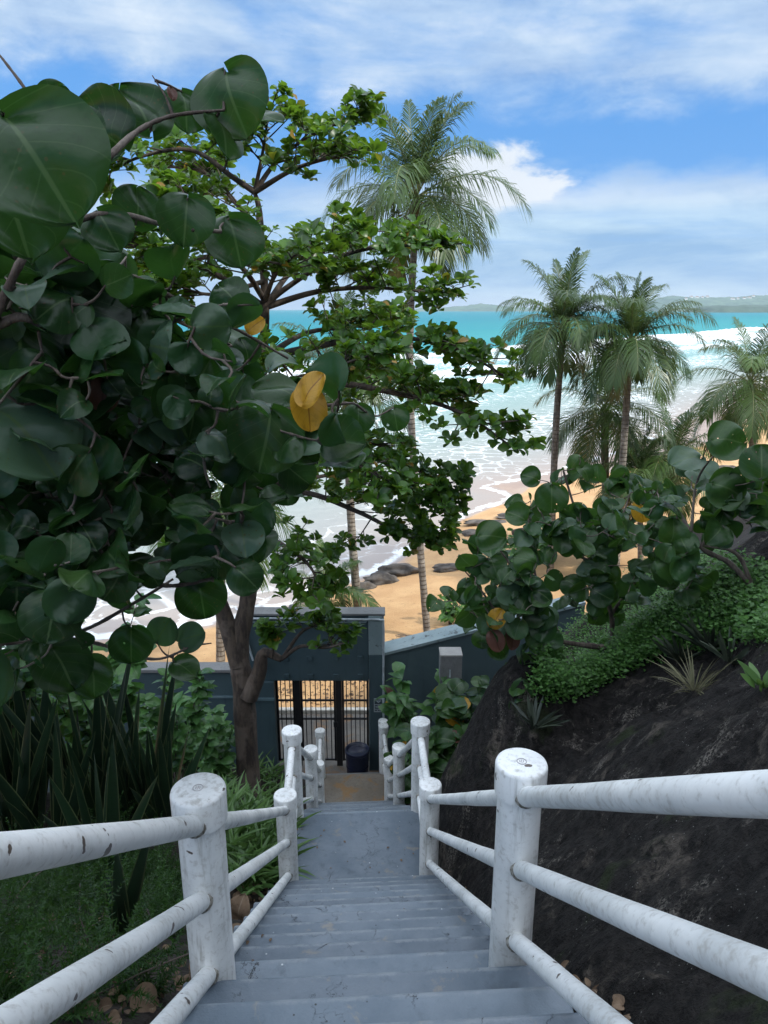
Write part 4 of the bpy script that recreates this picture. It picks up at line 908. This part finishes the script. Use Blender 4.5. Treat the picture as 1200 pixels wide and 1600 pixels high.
def palm(label, crown, base, L=2.8, nf=22, r=.15, mid=None, dry=3, elmin=-.35, barkm=PALMBARK, seed=0, group='coconut palms on the beach', wind=(.3, 0, 0), boots=True, name='palm_tree'):
    random.seed(seed); rs = np.random.default_rng(seed)
    c = np.array(crown); bs = np.array(base, float); t = thing(name, label, 'palm tree', tuple(bs), group)
    pts = [bs + [0, 0, -.3], bs] + ([np.array(mid)] if mid is not None else []) + [c]
    p = smooth_path(pts, 40); tr = MB(); H = np.linspace(0, 1, 40)
    tube(tr, p, r * (np.interp(H, [0, .06, .2, .9, 1], [1.55, 1.2, 1., .8, .85])) * (1 + .03 * np.sin(np.arange(40) * 2.1)), 12); tr.build('trunk', barkm, t)
    lf = MB(); rc = MB(); dl = MB(); dc = MB()
    for k in range(nf):
        a = k * 2.39996 + rs.uniform(-.25, .25); u = (k + .5) / nf; e = radians(86) - u * (radians(86) - elmin) + rs.uniform(-.12, .12)
        ln = 1.12 * L * rs.uniform(.85, 1.08) * (.8 + .2 * sin(pi * u)); frond(lf, rc, c + [0, 0, .05], a, e, ln, .68 + .75 * u, rs.uniform(0, .95), wind=wind)
    for k in range(dry):
        frond(dl, dc, c, rs.uniform(0, 6.28), -.5 - rs.uniform(0, .5), L * .75, 1.1, rs.uniform(0, 1), nleaf=34, wind=wind)
    lf.build('fronds', PALM, t); rc.build('midribs', m_rib, t)
    if dry: dl.build('dry_fronds', PALM_Y, t); dc.build('dry_midribs', m_rib, t)
    if boots:
        nb_ = MB()
        for k in range(9):
            a = k * 2.4; q = c + np.array([cos(a) * r * .6, sin(a) * r * .6, -.25]); lathe(nb_, [(0, -.13), (.09, -.10), (.115, 0), (.08, .1), (0, .13)], q, 9)
        nb_.build('nut_cluster', m_nut, t)
    return t
m_rib = m_plain('frond_rib', (.17, .19, .07), .5, .2, 3); m_nut = m_plain('coconut_husk', (.10, .085, .04), .6, .4, 4)
def gpt(px, t, y=900):
    q = P(px, y, t); q[2] = float(ground_z(np.array([q[0]]), np.array([q[1]]))[0]); return q
def pbase(px, Y, py=900):
    d = ray(px, py); q = d * (Y / d[1]); z = float(ground_z(np.array([q[0]]), np.array([Y]))[0]); q[2] = z; return q
def palm_at(label, cpx, cpy, bpx, Y, bpy=950, midp=None, **kw):
    c = PY(cpx, cpy, Y); b = pbase(bpx, Y, bpy); m = PY(midp[0], midp[1], Y) if midp else None
    return palm(label, c, b, mid=m, **kw)
palm_at('tallest coconut palm rising behind the sea almond crown', 650, 312, 668, 20.5, 1000, (641, 620), L=2.9, nf=28, r=.12, seed=3, dry=1, wind=(.4, 0, .05), elmin=-.2)
palm_at('slender palm left of the pair at the water, leaning slightly right with dark trunk', 880, 515, 860, 25, 900, (868, 680), L=2.7, nf=29, r=.14, seed=5, dry=1, elmin=-.2, barkm=PALMBARK_D)
palm_at('pale trunked palm in the middle of the right hand group', 985, 538, 962, 24, 900, (975, 690), L=2.6, nf=27, r=.14, seed=8, dry=1, elmin=-.1)
palm_at('shorter palm behind the pale trunked one, low wide crown', 945, 645, 952, 27, 900, (946, 750), L=3.2, nf=22, r=.18, seed=9, dry=4, elmin=-.5, barkm=PALMBARK_D)
palm_at('young palm with dark short trunk right of the group', 1000, 745, 1002, 24.5, 900, L=2.2, nf=16, r=.12, seed=12, dry=2, elmin=-.2, barkm=PALMBARK_D)
palm_at('second young palm with drooping fronds at the group right end', 1050, 720, 1045, 25.5, 900, L=2.5, nf=18, r=.12, seed=14, dry=3, elmin=-.4, barkm=PALMBARK_D)
palm_at('lone palm at the right edge against the orange sand', 1172, 600, 1186, 27, 900, (1178, 720), L=2.9, nf=22, r=.17, seed=17, dry=2, elmin=-.5, barkm=PALMBARK_D)
palm_at('palm behind the sea almond whose grey trunk shows over the gateway', 540, 600, 560, 23, 950, (549, 820), L=2.9, nf=22, r=.16, seed=19, dry=4)
palm_at('palm by the left wall with yellowing fronds behind the tree trunk', 352, 770, 342, 18.5, 1010, (345, 900), L=2.8, nf=20, r=.14, seed=21, dry=7, elmin=-.7, wind=(.5, 0, 0))
palm_at('palm far left seen through the sea grape leaves', 20, 730, 10, 17, 960, L=2.6, nf=20, r=.14, seed=23, dry=2)
palm_at('stubby young palm on the sand behind the gateway top', 512, 935, 515, 22, 960, L=2.0, nf=13, r=.10, seed=25, dry=3, elmin=-.1, boots=False, wind=(.6, 0, -.1))

# ------------------------------------------------------------------ undergrowth
def blade(mb, base, d, L, wd, bend, rnd, n=6, face=None, taper=1.0, twist=0.):
    d = nrm(d); side = nrm(np.cross(d, face if face is not None else R.normal(size=3))); out = np.array([d[0], d[1], 0]) + R.normal(size=3) * .1
    V = []; A = []; p = np.array(base, float); dd_ = d.copy()
    for k in range(n + 1):
        u = k / n; w_ = wd * .5 * (min(1, .55 + u * 1.6) * (1 - u ** (2.6 * taper)) ** .8 + .02)
        nn = nrm(np.cross(side, dd_)); s_ = side * cos(twist * u) + nn * sin(twist * u)
        V += [p - s_ * w_, p + nn * w_ * .22, p + s_ * w_]; A += [(0, u, rnd, 0), (.5, u, rnd, 0), (1, u, rnd, 0)]
        dd_ = nrm(dd_ + (out * .4 + np.array([0, 0, -1.])) * bend / n); p = p + dd_ * L / n
    F = []
    for k in range(n):
        a = k * 3; F += [(a, a + 1, a + 4, a + 3), (a + 1, a + 2, a + 5, a + 4)]
    mb.add(np.array(V), F, 0, np.array(A))
def clump(name, label, cat, at, nb, L, wd, spread, bend, m, group=None, taper=1., twist=.4, face_cam=True, part='leaves'):
    t = thing(name, label, cat, tuple(at), group); b = MB()
    for k in range(nb):
        a = R.uniform(0, 2 * pi); s_ = spread * R.uniform(.2, 1.)
        d = np.array([cos(a) * s_, sin(a) * s_, 1.]); f = -nrm(np.array(at)) + R.normal(size=3) * .6 if face_cam else None
        blade(b, np.array(at) + np.array([cos(a), sin(a), 0]) * .06 * R.random(), d, L * R.uniform(.55, 1.1), wd * R.uniform(.8, 1.2), bend * R.uniform(.5, 1.4), R.random(), 7, f, taper, R.normal() * twist)
    b.build(part, m, t); return t
def on(px, t, py=1200):
    q = P(px, py, t); q[2] = surf_z(q[0], q[1]); return q
def onray(px, py, t0=1.5, t1=16):
    """where the line of sight through a pixel meets the ground"""
    ts = np.arange(t0, t1, .03); q = ray(px, py)[None] * ts[:, None]; h = surf(q[:, 0], q[:, 1])
    k = np.where(q[:, 2] <= h)[0]; k = k[0] if len(k) else len(ts) - 1
    return np.array([q[k, 0], q[k, 1], h[k]])
SNL = ['tall snake plant in deep shade at the left edge', 'broad snake plant beside the brown fallen leaf', 'snake plant with the longest upright blade behind the top rail', 'leaning snake plant left of the near left post', 'snake plant with fanned blades below the hanging grape leaves',
       'snake plant half hidden under dark leaves', 'snake plant near the tree trunk base', 'snake plant catching light beside the strap leaves', 'dense snake plant second from the left edge', 'tallest snake plant reaching the hanging grape leaves', 'dark snake plant before the lower left wall', 'snake plant cut by the left edge of the picture', 'low snake plant under the left top rail']
for i, (px, py, n_, L) in enumerate([(20, 1330, 7, 1.1), (95, 1345, 7, .95), (165, 1385, 6, 1.05), (262, 1300, 9, .9), (200, 1285, 8, 1.1), (120, 1270, 7, 1.2), (320, 1235, 8, .9), (290, 1210, 8, 1.0), (60, 1290, 9, 1.3), (150, 1300, 9, 1.35), (235, 1275, 8, 1.2), (10, 1270, 9, 1.3), (190, 1470, 4, .6)]):
    at = onray(px, py); clump('snake_plant', SNL[i], 'snake plant', at, n_ + 2, L * 1.3, .105, .38, .18, SNAKE, 'snake plants on the shaded bank', .9, .5)
for i, (px, py, n_, L, lab) in enumerate([(290, 1420, 12, .55, 'arching strap leaved plant close behind the near left post'), (345, 1340, 14, .6, 'light green strap leaved plant spilling under the lower left rails')]):
    at = onray(px, py); clump('strap_leaf_plant', lab, 'plant', at, n_, L, .035, 1.0, .8, STRAP, 'strap leaved plants on the left bank', 1.0, .3)
# strap leaved ground cover (one carpet)
b = MB()
for k in range(900):
    px, py = sample_poly([(300, 1200), (420, 1170), (445, 1200), (440, 1300), (430, 1390), (370, 1400), (350, 1330), (310, 1300)], 1)[0]
    at = onray(px, py, 2.5)
    if abs(at[0] - xc(at[1])) < .72: at[0] = xc(at[1]) - .74 - R.random() * .3; at[2] = surf_z(at[0], at[1])
    a = R.uniform(0, 2 * pi); blade(b, at, np.array([cos(a) * .7, sin(a) * .7, 1]), R.uniform(.25, .55), .04, R.uniform(.4, 1.1), R.random(), 5, -nrm(at) + R.normal(size=3) * .7)
tag(b.build('strap_leaf_ground_cover', STRAP), 'carpet of light green strap leaves beside the lower left posts', 'ground cover', kind='stuff')
# feathery asparagus fern
def plume(mb, base, d, L, rnd, n=34):
    d = nrm(d); p = np.array(base, float); V = []; A = []; F = []; k0 = 0; dd_ = d
    for k in range(n):
        dd_ = nrm(dd_ + np.array([0, 0, -1.]) * .9 / n); p = p + dd_ * L / n; u = k / n
        for j in range(3):
            e = nrm(np.cross(dd_, R.normal(size=3)) + dd_ * .4) * (.055 * (1 - u * .75)) * R.uniform(.7, 1.2); s_ = nrm(np.cross(e, R.normal(size=3))) * .0035
            V += [p - s_, p + s_, p + e]; F.append((k0, k0 + 1, k0 + 2)); A += [(.5, u, rnd, 0)] * 3; k0 += 3
    mb.add(np.array(V), F, 0, np.array(A))
b = MB()
for poly, cnt in (([(0, 1360), (120, 1330), (230, 1340), (290, 1400), (290, 1500), (150, 1470), (60, 1480), (0, 1500)], 480), ([(130, 1230), (280, 1230), (280, 1300), (150, 1330)], 130), ([(0, 1500), (150, 1480), (280, 1540), (250, 1600), (0, 1600)], 90), ([(-320, 1240), (0, 1240), (0, 1600), (-320, 1600)], 180)):
    for px, py in sample_poly(poly, cnt // 9):
        c0 = onray(px, py, 1.2); big = R.uniform(.6, 1.3)
        for j in range(15):
            a = R.uniform(0, 2 * pi); e = R.uniform(.1, 1.3); plume(b, c0 + [cos(a) * .03, sin(a) * .03, 0], np.array([cos(a) * e, sin(a) * e, 1]), big * R.uniform(.28, .52), R.random())
tag(b.build('feathery_fern', FERN), 'feathery asparagus fern spreading under the left railing', 'fern', kind='stuff')
# leaf litter and dry leaves
b = MB(); pos_, yd, nd, sz = [], [], [], []
for k in range(420):
    px, py = sample_poly([(0, 1420), (280, 1380), (430, 1290), (440, 1400), (360, 1500), (300, 1600), (0, 1600)], 1)[0] if k < 330 else sample_poly([(700, 1400), (780, 1480), (860, 1600), (1000, 1600), (850, 1500), (700, 1360)], 1)[0]
    at = onray(px, py, 1.2); d_ = at[0] - xc(at[1])
    if abs(d_) < .68: at[0] = xc(at[1]) + np.sign(d_) * (.70 + .1 * R.random()); at[2] = surf_z(at[0], at[1])
    pos_.append(at + [0, 0, .015]); a = R.uniform(0, 6.28); yd.append((cos(a), sin(a), R.normal() * .3)); nd.append(np.array([0, 0, 1]) + R.normal(size=3) * .4); sz.append(R.uniform(.02, .06))
place(b, OT + GT[3:5], np.array(pos_), np.array(yd), np.array(nd), np.array(sz)); tag(b.build('leaf_litter', DRY), 'brown dead leaves scattered on the soil beside the stairs', 'leaf litter', kind='stuff')
for (px, py, s_, a, lab) in ((48, 1235, .3, 70, 'large brown dry leaf propped in the dark undergrowth'), (372, 1425, .15, 80, 'big pale dry leaf lying beside the lower left rail'), (355, 1470, .14, 30, 'curled tan leaf wedged at the stair edge'), (212, 1555, .09, -20, 'small tan leaf lying below the left middle rail')):
    at = onray(px, py + 20, 1.2); d_ = at[0] - xc(at[1])
    if abs(d_) < .7: at[0] = xc(at[1]) - .74; at[2] = surf_z(at[0], at[1])
    b = MB(); place(b, [GT[4]], (at + [0, 0, .05])[None], imgdir(a), np.array([0, -.4, 1.]), s_, .7); tag(b.build('dry_leaf', DRY), lab, 'leaf')
b = MB(); pos_, yd, nd, sz = [], [], [], []
for k in range(1500):
    x, y = R.uniform(-3.4, 1.2), R.uniform(14.7, 20.5); z = float(ground_z(np.array([x]), np.array([y]))[0])
    pos_.append((x, y, z + .01)); a = R.uniform(0, 6.28); yd.append((cos(a), sin(a), R.normal() * .3)); nd.append(np.array([0, 0, 1]) + R.normal(size=3) * .5); sz.append(R.uniform(.04, .14))
place(b, OT + LT, np.array(pos_), np.array(yd), np.array(nd), np.array(sz)); tag(b.build('beach_litter', DRY), 'brown fallen leaves strewn over the sand beyond the gate', 'leaf litter', kind='stuff')
b = MB(); pos_, yd, nd, sz = [], [], [], []
for k in range(70):
    if k < 45: n_ = R.integers(0, 11); y = 4.72 - RUN * (n_ + .5) + R.uniform(-.1, .1); z = -4.62 + RISE * (n_ + 1)
    else: y = R.uniform(4.8, 5.6); z = -4.62
    x = float(xc(y)) + (R.choice([-1, 1]) * R.uniform(.4, .6) if R.random() < .6 else R.uniform(-.5, .5))
    pos_.append((x, y, z + .006)); a = R.uniform(0, 6.28); yd.append((cos(a), sin(a), 0.1)); nd.append(np.array([0, 0, 1]) + R.normal(size=3) * .2); sz.append(R.uniform(.008, .03))
place(b, OT, np.array(pos_), np.array(yd), np.array(nd), np.array(sz)); tag(b.build('leaf_crumbs', DRY), 'tiny dry leaf crumbs scattered on the grey treads', 'leaf crumbs', kind='stuff')
# twigs on the bank
b = MB()
for k in range(16):
    px, py = sample_poly([(0, 1420), (150, 1440), (260, 1560), (0, 1600)], 1)[0]; at = onray(px, py, 1.2); a = R.uniform(0, 3.14); L = R.uniform(.15, .5); d = np.array([cos(a), sin(a), R.normal() * .3]) * L
    tube(b, smooth_path([at + [0, 0, .03], at + d * .5 + R.normal(size=3) * .03 + [0, 0, .06], at + d + [0, 0, .05]], 6), .0035, 5)
tag(b.build('fallen_twigs', BARK_D), 'tangle of bare fallen twigs at the lower left', 'twigs', kind='stuff')

# leafy shrubs
def shrub(label, at, h, w_, n, size, tm, m, name='leafy_shrub', cat='shrub', group=None, stems=7, yel=0, rise=.6):
    t = thing(name, label, cat, tuple(at), group); sb_ = MB(); lf = MB(); pos_, yd, nd, sz = [], [], [], []
    for k in range(stems):
        a = R.uniform(0, 2 * pi); r_ = w_ * sqrt(R.random()); e = np.array(at) + np.array([cos(a) * r_, sin(a) * r_, h * R.uniform(.5, 1.05)])
        p = smooth_path([np.array(at) + R.normal(size=3) * [.05, .05, 0], (np.array(at) + e) / 2 + [0, 0, h * .08], e], 14); tube(sb_, p, np.linspace(.012, .004, 14), 5)
        for j in range(n // stems):
            i = R.integers(4, 14); a2 = R.uniform(0, 2 * pi); y_ = np.array([cos(a2), sin(a2), rise * R.uniform(-.6, 1.2)])
            pos_.append(p[i] + R.normal(size=3) * .015); yd.append(y_); nd.append(np.array([0, -.25, 1]) + R.normal(size=3) * .35); sz.append(size * R.uniform(.65, 1.2))
    place(lf, tm, np.array(pos_), np.array(yd), np.array(nd), np.array(sz)); sb_.build('stems', BARK_D, t); lf.build('foliage', m, t)
    for k in range(yel):
        i = R.integers(0, len(pos_)); yb = MB(); place(yb, tm[:1], (pos_[i] + np.array([0, -.08, .03]))[None], yd[i], nd[i], sz[i] * 1.05, .5); o = yb.build('leaf', YELLOW if k % 3 else RUST_L, t); o['label'] = 'yellowed leaf' if k % 3 else 'rust brown leaf'
    return t
def grd(px, Y): x = (px - 600) / FPX * Y / .88; return np.array([x, Y, surf_z(x, Y)])
shrub('leafy shrub with long pale leaves against the right teal wall', grd(655, 11.0), 1.9, .7, 120, .36, LT + OT, SHRUB, yel=5)
shrub('bushy young sea grape with yellowed leaves before the concrete post', grd(735, 9.3), 1.25, .5, 110, .24, GT[:4], GRAPE_R, yel=8, rise=.4)
shrub('low broad leaved shrub between the right posts and the rock', grd(690, 8.3), 1.1, .45, 80, .24, GT[:4] + OT, GRAPE_R, yel=2, rise=.4)
shrub('dark leafy shrub tangled through the lower right railing', grd(640, 9.4), .9, .3, 55, .22, GT[:4], GRAPE_R, yel=2, rise=.4)
shrub('light green shrub in front of the lower left wall', grd(322, 10.2), 1.9, .6, 300, .24, AT + OT, SHRUB)
shrub('bright small leaved shrub left of the tree trunk', grd(268, 8.6), 2.0, .7, 420, .2, OT, SHRUB)
shrub('shadowed shrub under the grape leaves at the far left', grd(130, 6.6), 2.3, 1.0, 520, .2, OT + AT, SHRUB, stems=10)
shrub('dim green shrub at the left edge of the bank', grd(-10, 5.8), 2.3, 1.0, 520, .2, OT, SHRUB, stems=10)
for i, (px, py, Y, h, w_, n, lab) in enumerate([(800, 880, 26, 1.5, 1.6, 420, 'bright green beach bush behind the hanging grape leaves'), (850, 860, 28, 1.7, 1.8, 420, 'bright beach bush left of the palm trunks'), (705, 960, 21.5, .9, .7, 140, 'small yellow green beach bush right of the tall palm base'),
                                             (930, 850, 27, 1.6, 1.8, 320, 'beach bush under the palm group'), (1120, 860, 27, 1.4, 1.6, 260, 'beach bush low behind the right sea grape')]):
    q = pbase(px, Y, py); shrub(lab, q, h, w_, n, .26, OT + AT, COVER, 'beach_shrub', stems=16)

# creeper over the bank right of the rock
b = MB(); pos_, yd, nd, sz = [], [], [], []
for k in range(11000):
    px, py = sample_poly([(830, 1090), (900, 1060), (1000, 985), (1080, 950), (1210, 955), (1215, 1000), (1140, 1010), (1050, 1020), (960, 1060), (880, 1095)], 1)[0] if k < 4500 else sample_poly([(830, 1080), (850, 990), (900, 930), (960, 890), (1010, 870), (1090, 860), (1150, 890), (1215, 910), (1215, 970), (1080, 1000), (980, 1040), (900, 1085)], 1)[0]
    t_ = None
    at = onray(px, py + 6, 3.5)
    hh = R.uniform(0, .2) * (1 + 1.2 * max(0, fbm(np.array([at[0] * 2.]), np.array([at[1] * 2.]), 3)[0]))
    for j in range(3):
        a = R.uniform(0, 6.28); pos_.append(at + [R.normal() * .04, R.normal() * .04, hh]); yd.append((cos(a), sin(a), R.uniform(-.2, .8))); nd.append(np.array([0, -.3, 1]) + R.normal(size=3) * .4); sz.append(R.uniform(.022, .05))
place(b, [leaf_template('ovate', 3, 3, .3, .3)], np.array(pos_), np.array(yd), np.array(nd), np.array(sz)); tag(b.build('creeper', COVER), 'low bright green creeper covering the bank above the black rock', 'ground cover', kind='stuff')
for (px, py, lab, n_, L) in ((1065, 1025, 'dark spiky agave on the rock edge', 40, .34), (1110, 1010, 'larger dark spiky agave upslope', 46, .4), (1140, 1030, 'small dark agave nearest the right edge', 26, .24), (835, 1130, 'grey spiky rosette on the rock top', 30, .26)):
    clump('agave', lab, 'agave', onray(px, py + 10, 3.0) + [0, 0, .02], n_, L, .028, 1.5, .25, AGAVE, 'agaves on the rock', 1.4, .2, False)
clump('grass_tuft', 'dry pale grass tuft on the bare rock', 'grass', onray(1085, 1080, 3.0), 60, .34, .008, 1.6, .7, TUFT, None, 1., .3, False)
clump('bromeliad', 'small light green rosette plant on the rock at the right edge', 'plant', onray(1192, 1085, 2.5) + [0, 0, .02], 12, .16, .05, 1.1, .3, STRAP, None, 1., .2, False)

# beach rocks, driftwood, brush
BROCK = m_plain('beach_rock', (.10, .085, .07), .9, .6, 2.5, 0, .8)
def boulder(label, c, s, seed, name='beach_rock', group='rocks on the wet sand'):
    import bmesh
    bm = bmesh.new(); bmesh.ops.create_icosphere(bm, subdivisions=4, radius=1.)
    V = np.array([v.co for v in bm.verts]); F = [[v.index for v in f.verts] for f in bm.faces]; bm.free()
    n = fbm(V[:, 0] * 1.6 + seed, V[:, 1] * 1.6 + V[:, 2] * 1.3, 4); V = V * (1 + .45 * n[:, None]) * np.array(s)
    b = MB(); b.add(V + c, F); return tag(b.build(name, BROCK, None, True, tuple(c)), label, 'rock', group)
for i, (px, py, s, lab) in enumerate([(595, 893, (.8, .5, .3), 'dark rock left of the tall palm trunk'), (622, 880, (1., .5, .35), 'widest dark rock behind the tall palm trunk'), (568, 903, (.5, .3, .2), 'small dark rock at the foam edge'), (700, 882, (.6, .4, .2), 'dark rock right of the tall palm trunk'),
                                     (765, 808, (1.3, .5, .12), 'flat grey rock slab at the foam edge'), (805, 800, (1.1, .6, .10), 'long flat rock in the orange sand'), (740, 825, (.7, .4, .15), 'flat rock nearest the almond branches'), (1130, 745, (.9, .4, .25), 'pale rock on the sand by the far palm')]):
    q = PZ(px, py, -10.2); q[2] = float(ground_z(np.array([q[0]]), np.array([q[1]]))[0]) + s[2] * .2; boulder(lab, q, s, i * 3.7)
q = PZ(825, 824, -9.8); q[2] = float(ground_z(np.array([q[0]]), np.array([q[1]]))[0]) + .08
b = MB(); tube(b, smooth_path([q + [-.7, 0, 0], q + [-.2, .1, .1], q + [.3, 0, .06], q + [.8, -.1, .0]], 14), np.linspace(.16, .08, 14), 9); tube(b, smooth_path([q + [.1, 0, .08], q + [.4, .2, .2], q + [.6, .25, .12]], 8), np.linspace(.08, .04, 8), 7)
tag(b.build('driftwood', BARK, None, True, tuple(q)), 'weathered driftwood log on the orange sand', 'driftwood')
b = MB(); q = PZ(650, 975, -9.35); q[2] = float(ground_z(np.array([q[0]]), np.array([q[1]]))[0])
for k in range(46):
    a = R.normal() * .35; L = R.uniform(.3, 1.0); o = q + np.array([R.uniform(-.7, .8), R.uniform(-.25, .25), R.uniform(.02, .16)]); d = np.array([cos(a), sin(a) * .5, R.normal() * .12]) * L
    tube(b, smooth_path([o, o + d * .5 + R.normal(size=3) * .04, o + d], 5), .012, 5)
tag(b.build('brush_pile', BARK_G, None, True, tuple(q)), 'pile of dry brushwood on the sand behind the wall', 'brushwood')

# ------------------------------------------------------------------ haze over the bay
hz, t = mat('sea_air'); t.n.remove(t.b)
vol = t.new('ShaderNodeVolumePrincipled'); vol.inputs['Color'].default_value = (.86, .93, 1, 1); vol.inputs['Density'].default_value = 7e-5; vol.inputs['Anisotropy'].default_value = .2
t.l.new(vol.outputs[0], t.o.inputs['Volume'])
b = MB(); box(b, (-13000, -500, -22), (13000, 12500, 140)); o = b.build('haze', hz, None, False); tag(o, 'thin pale sea haze over the bay fading the far hills', 'haze', kind='stuff')
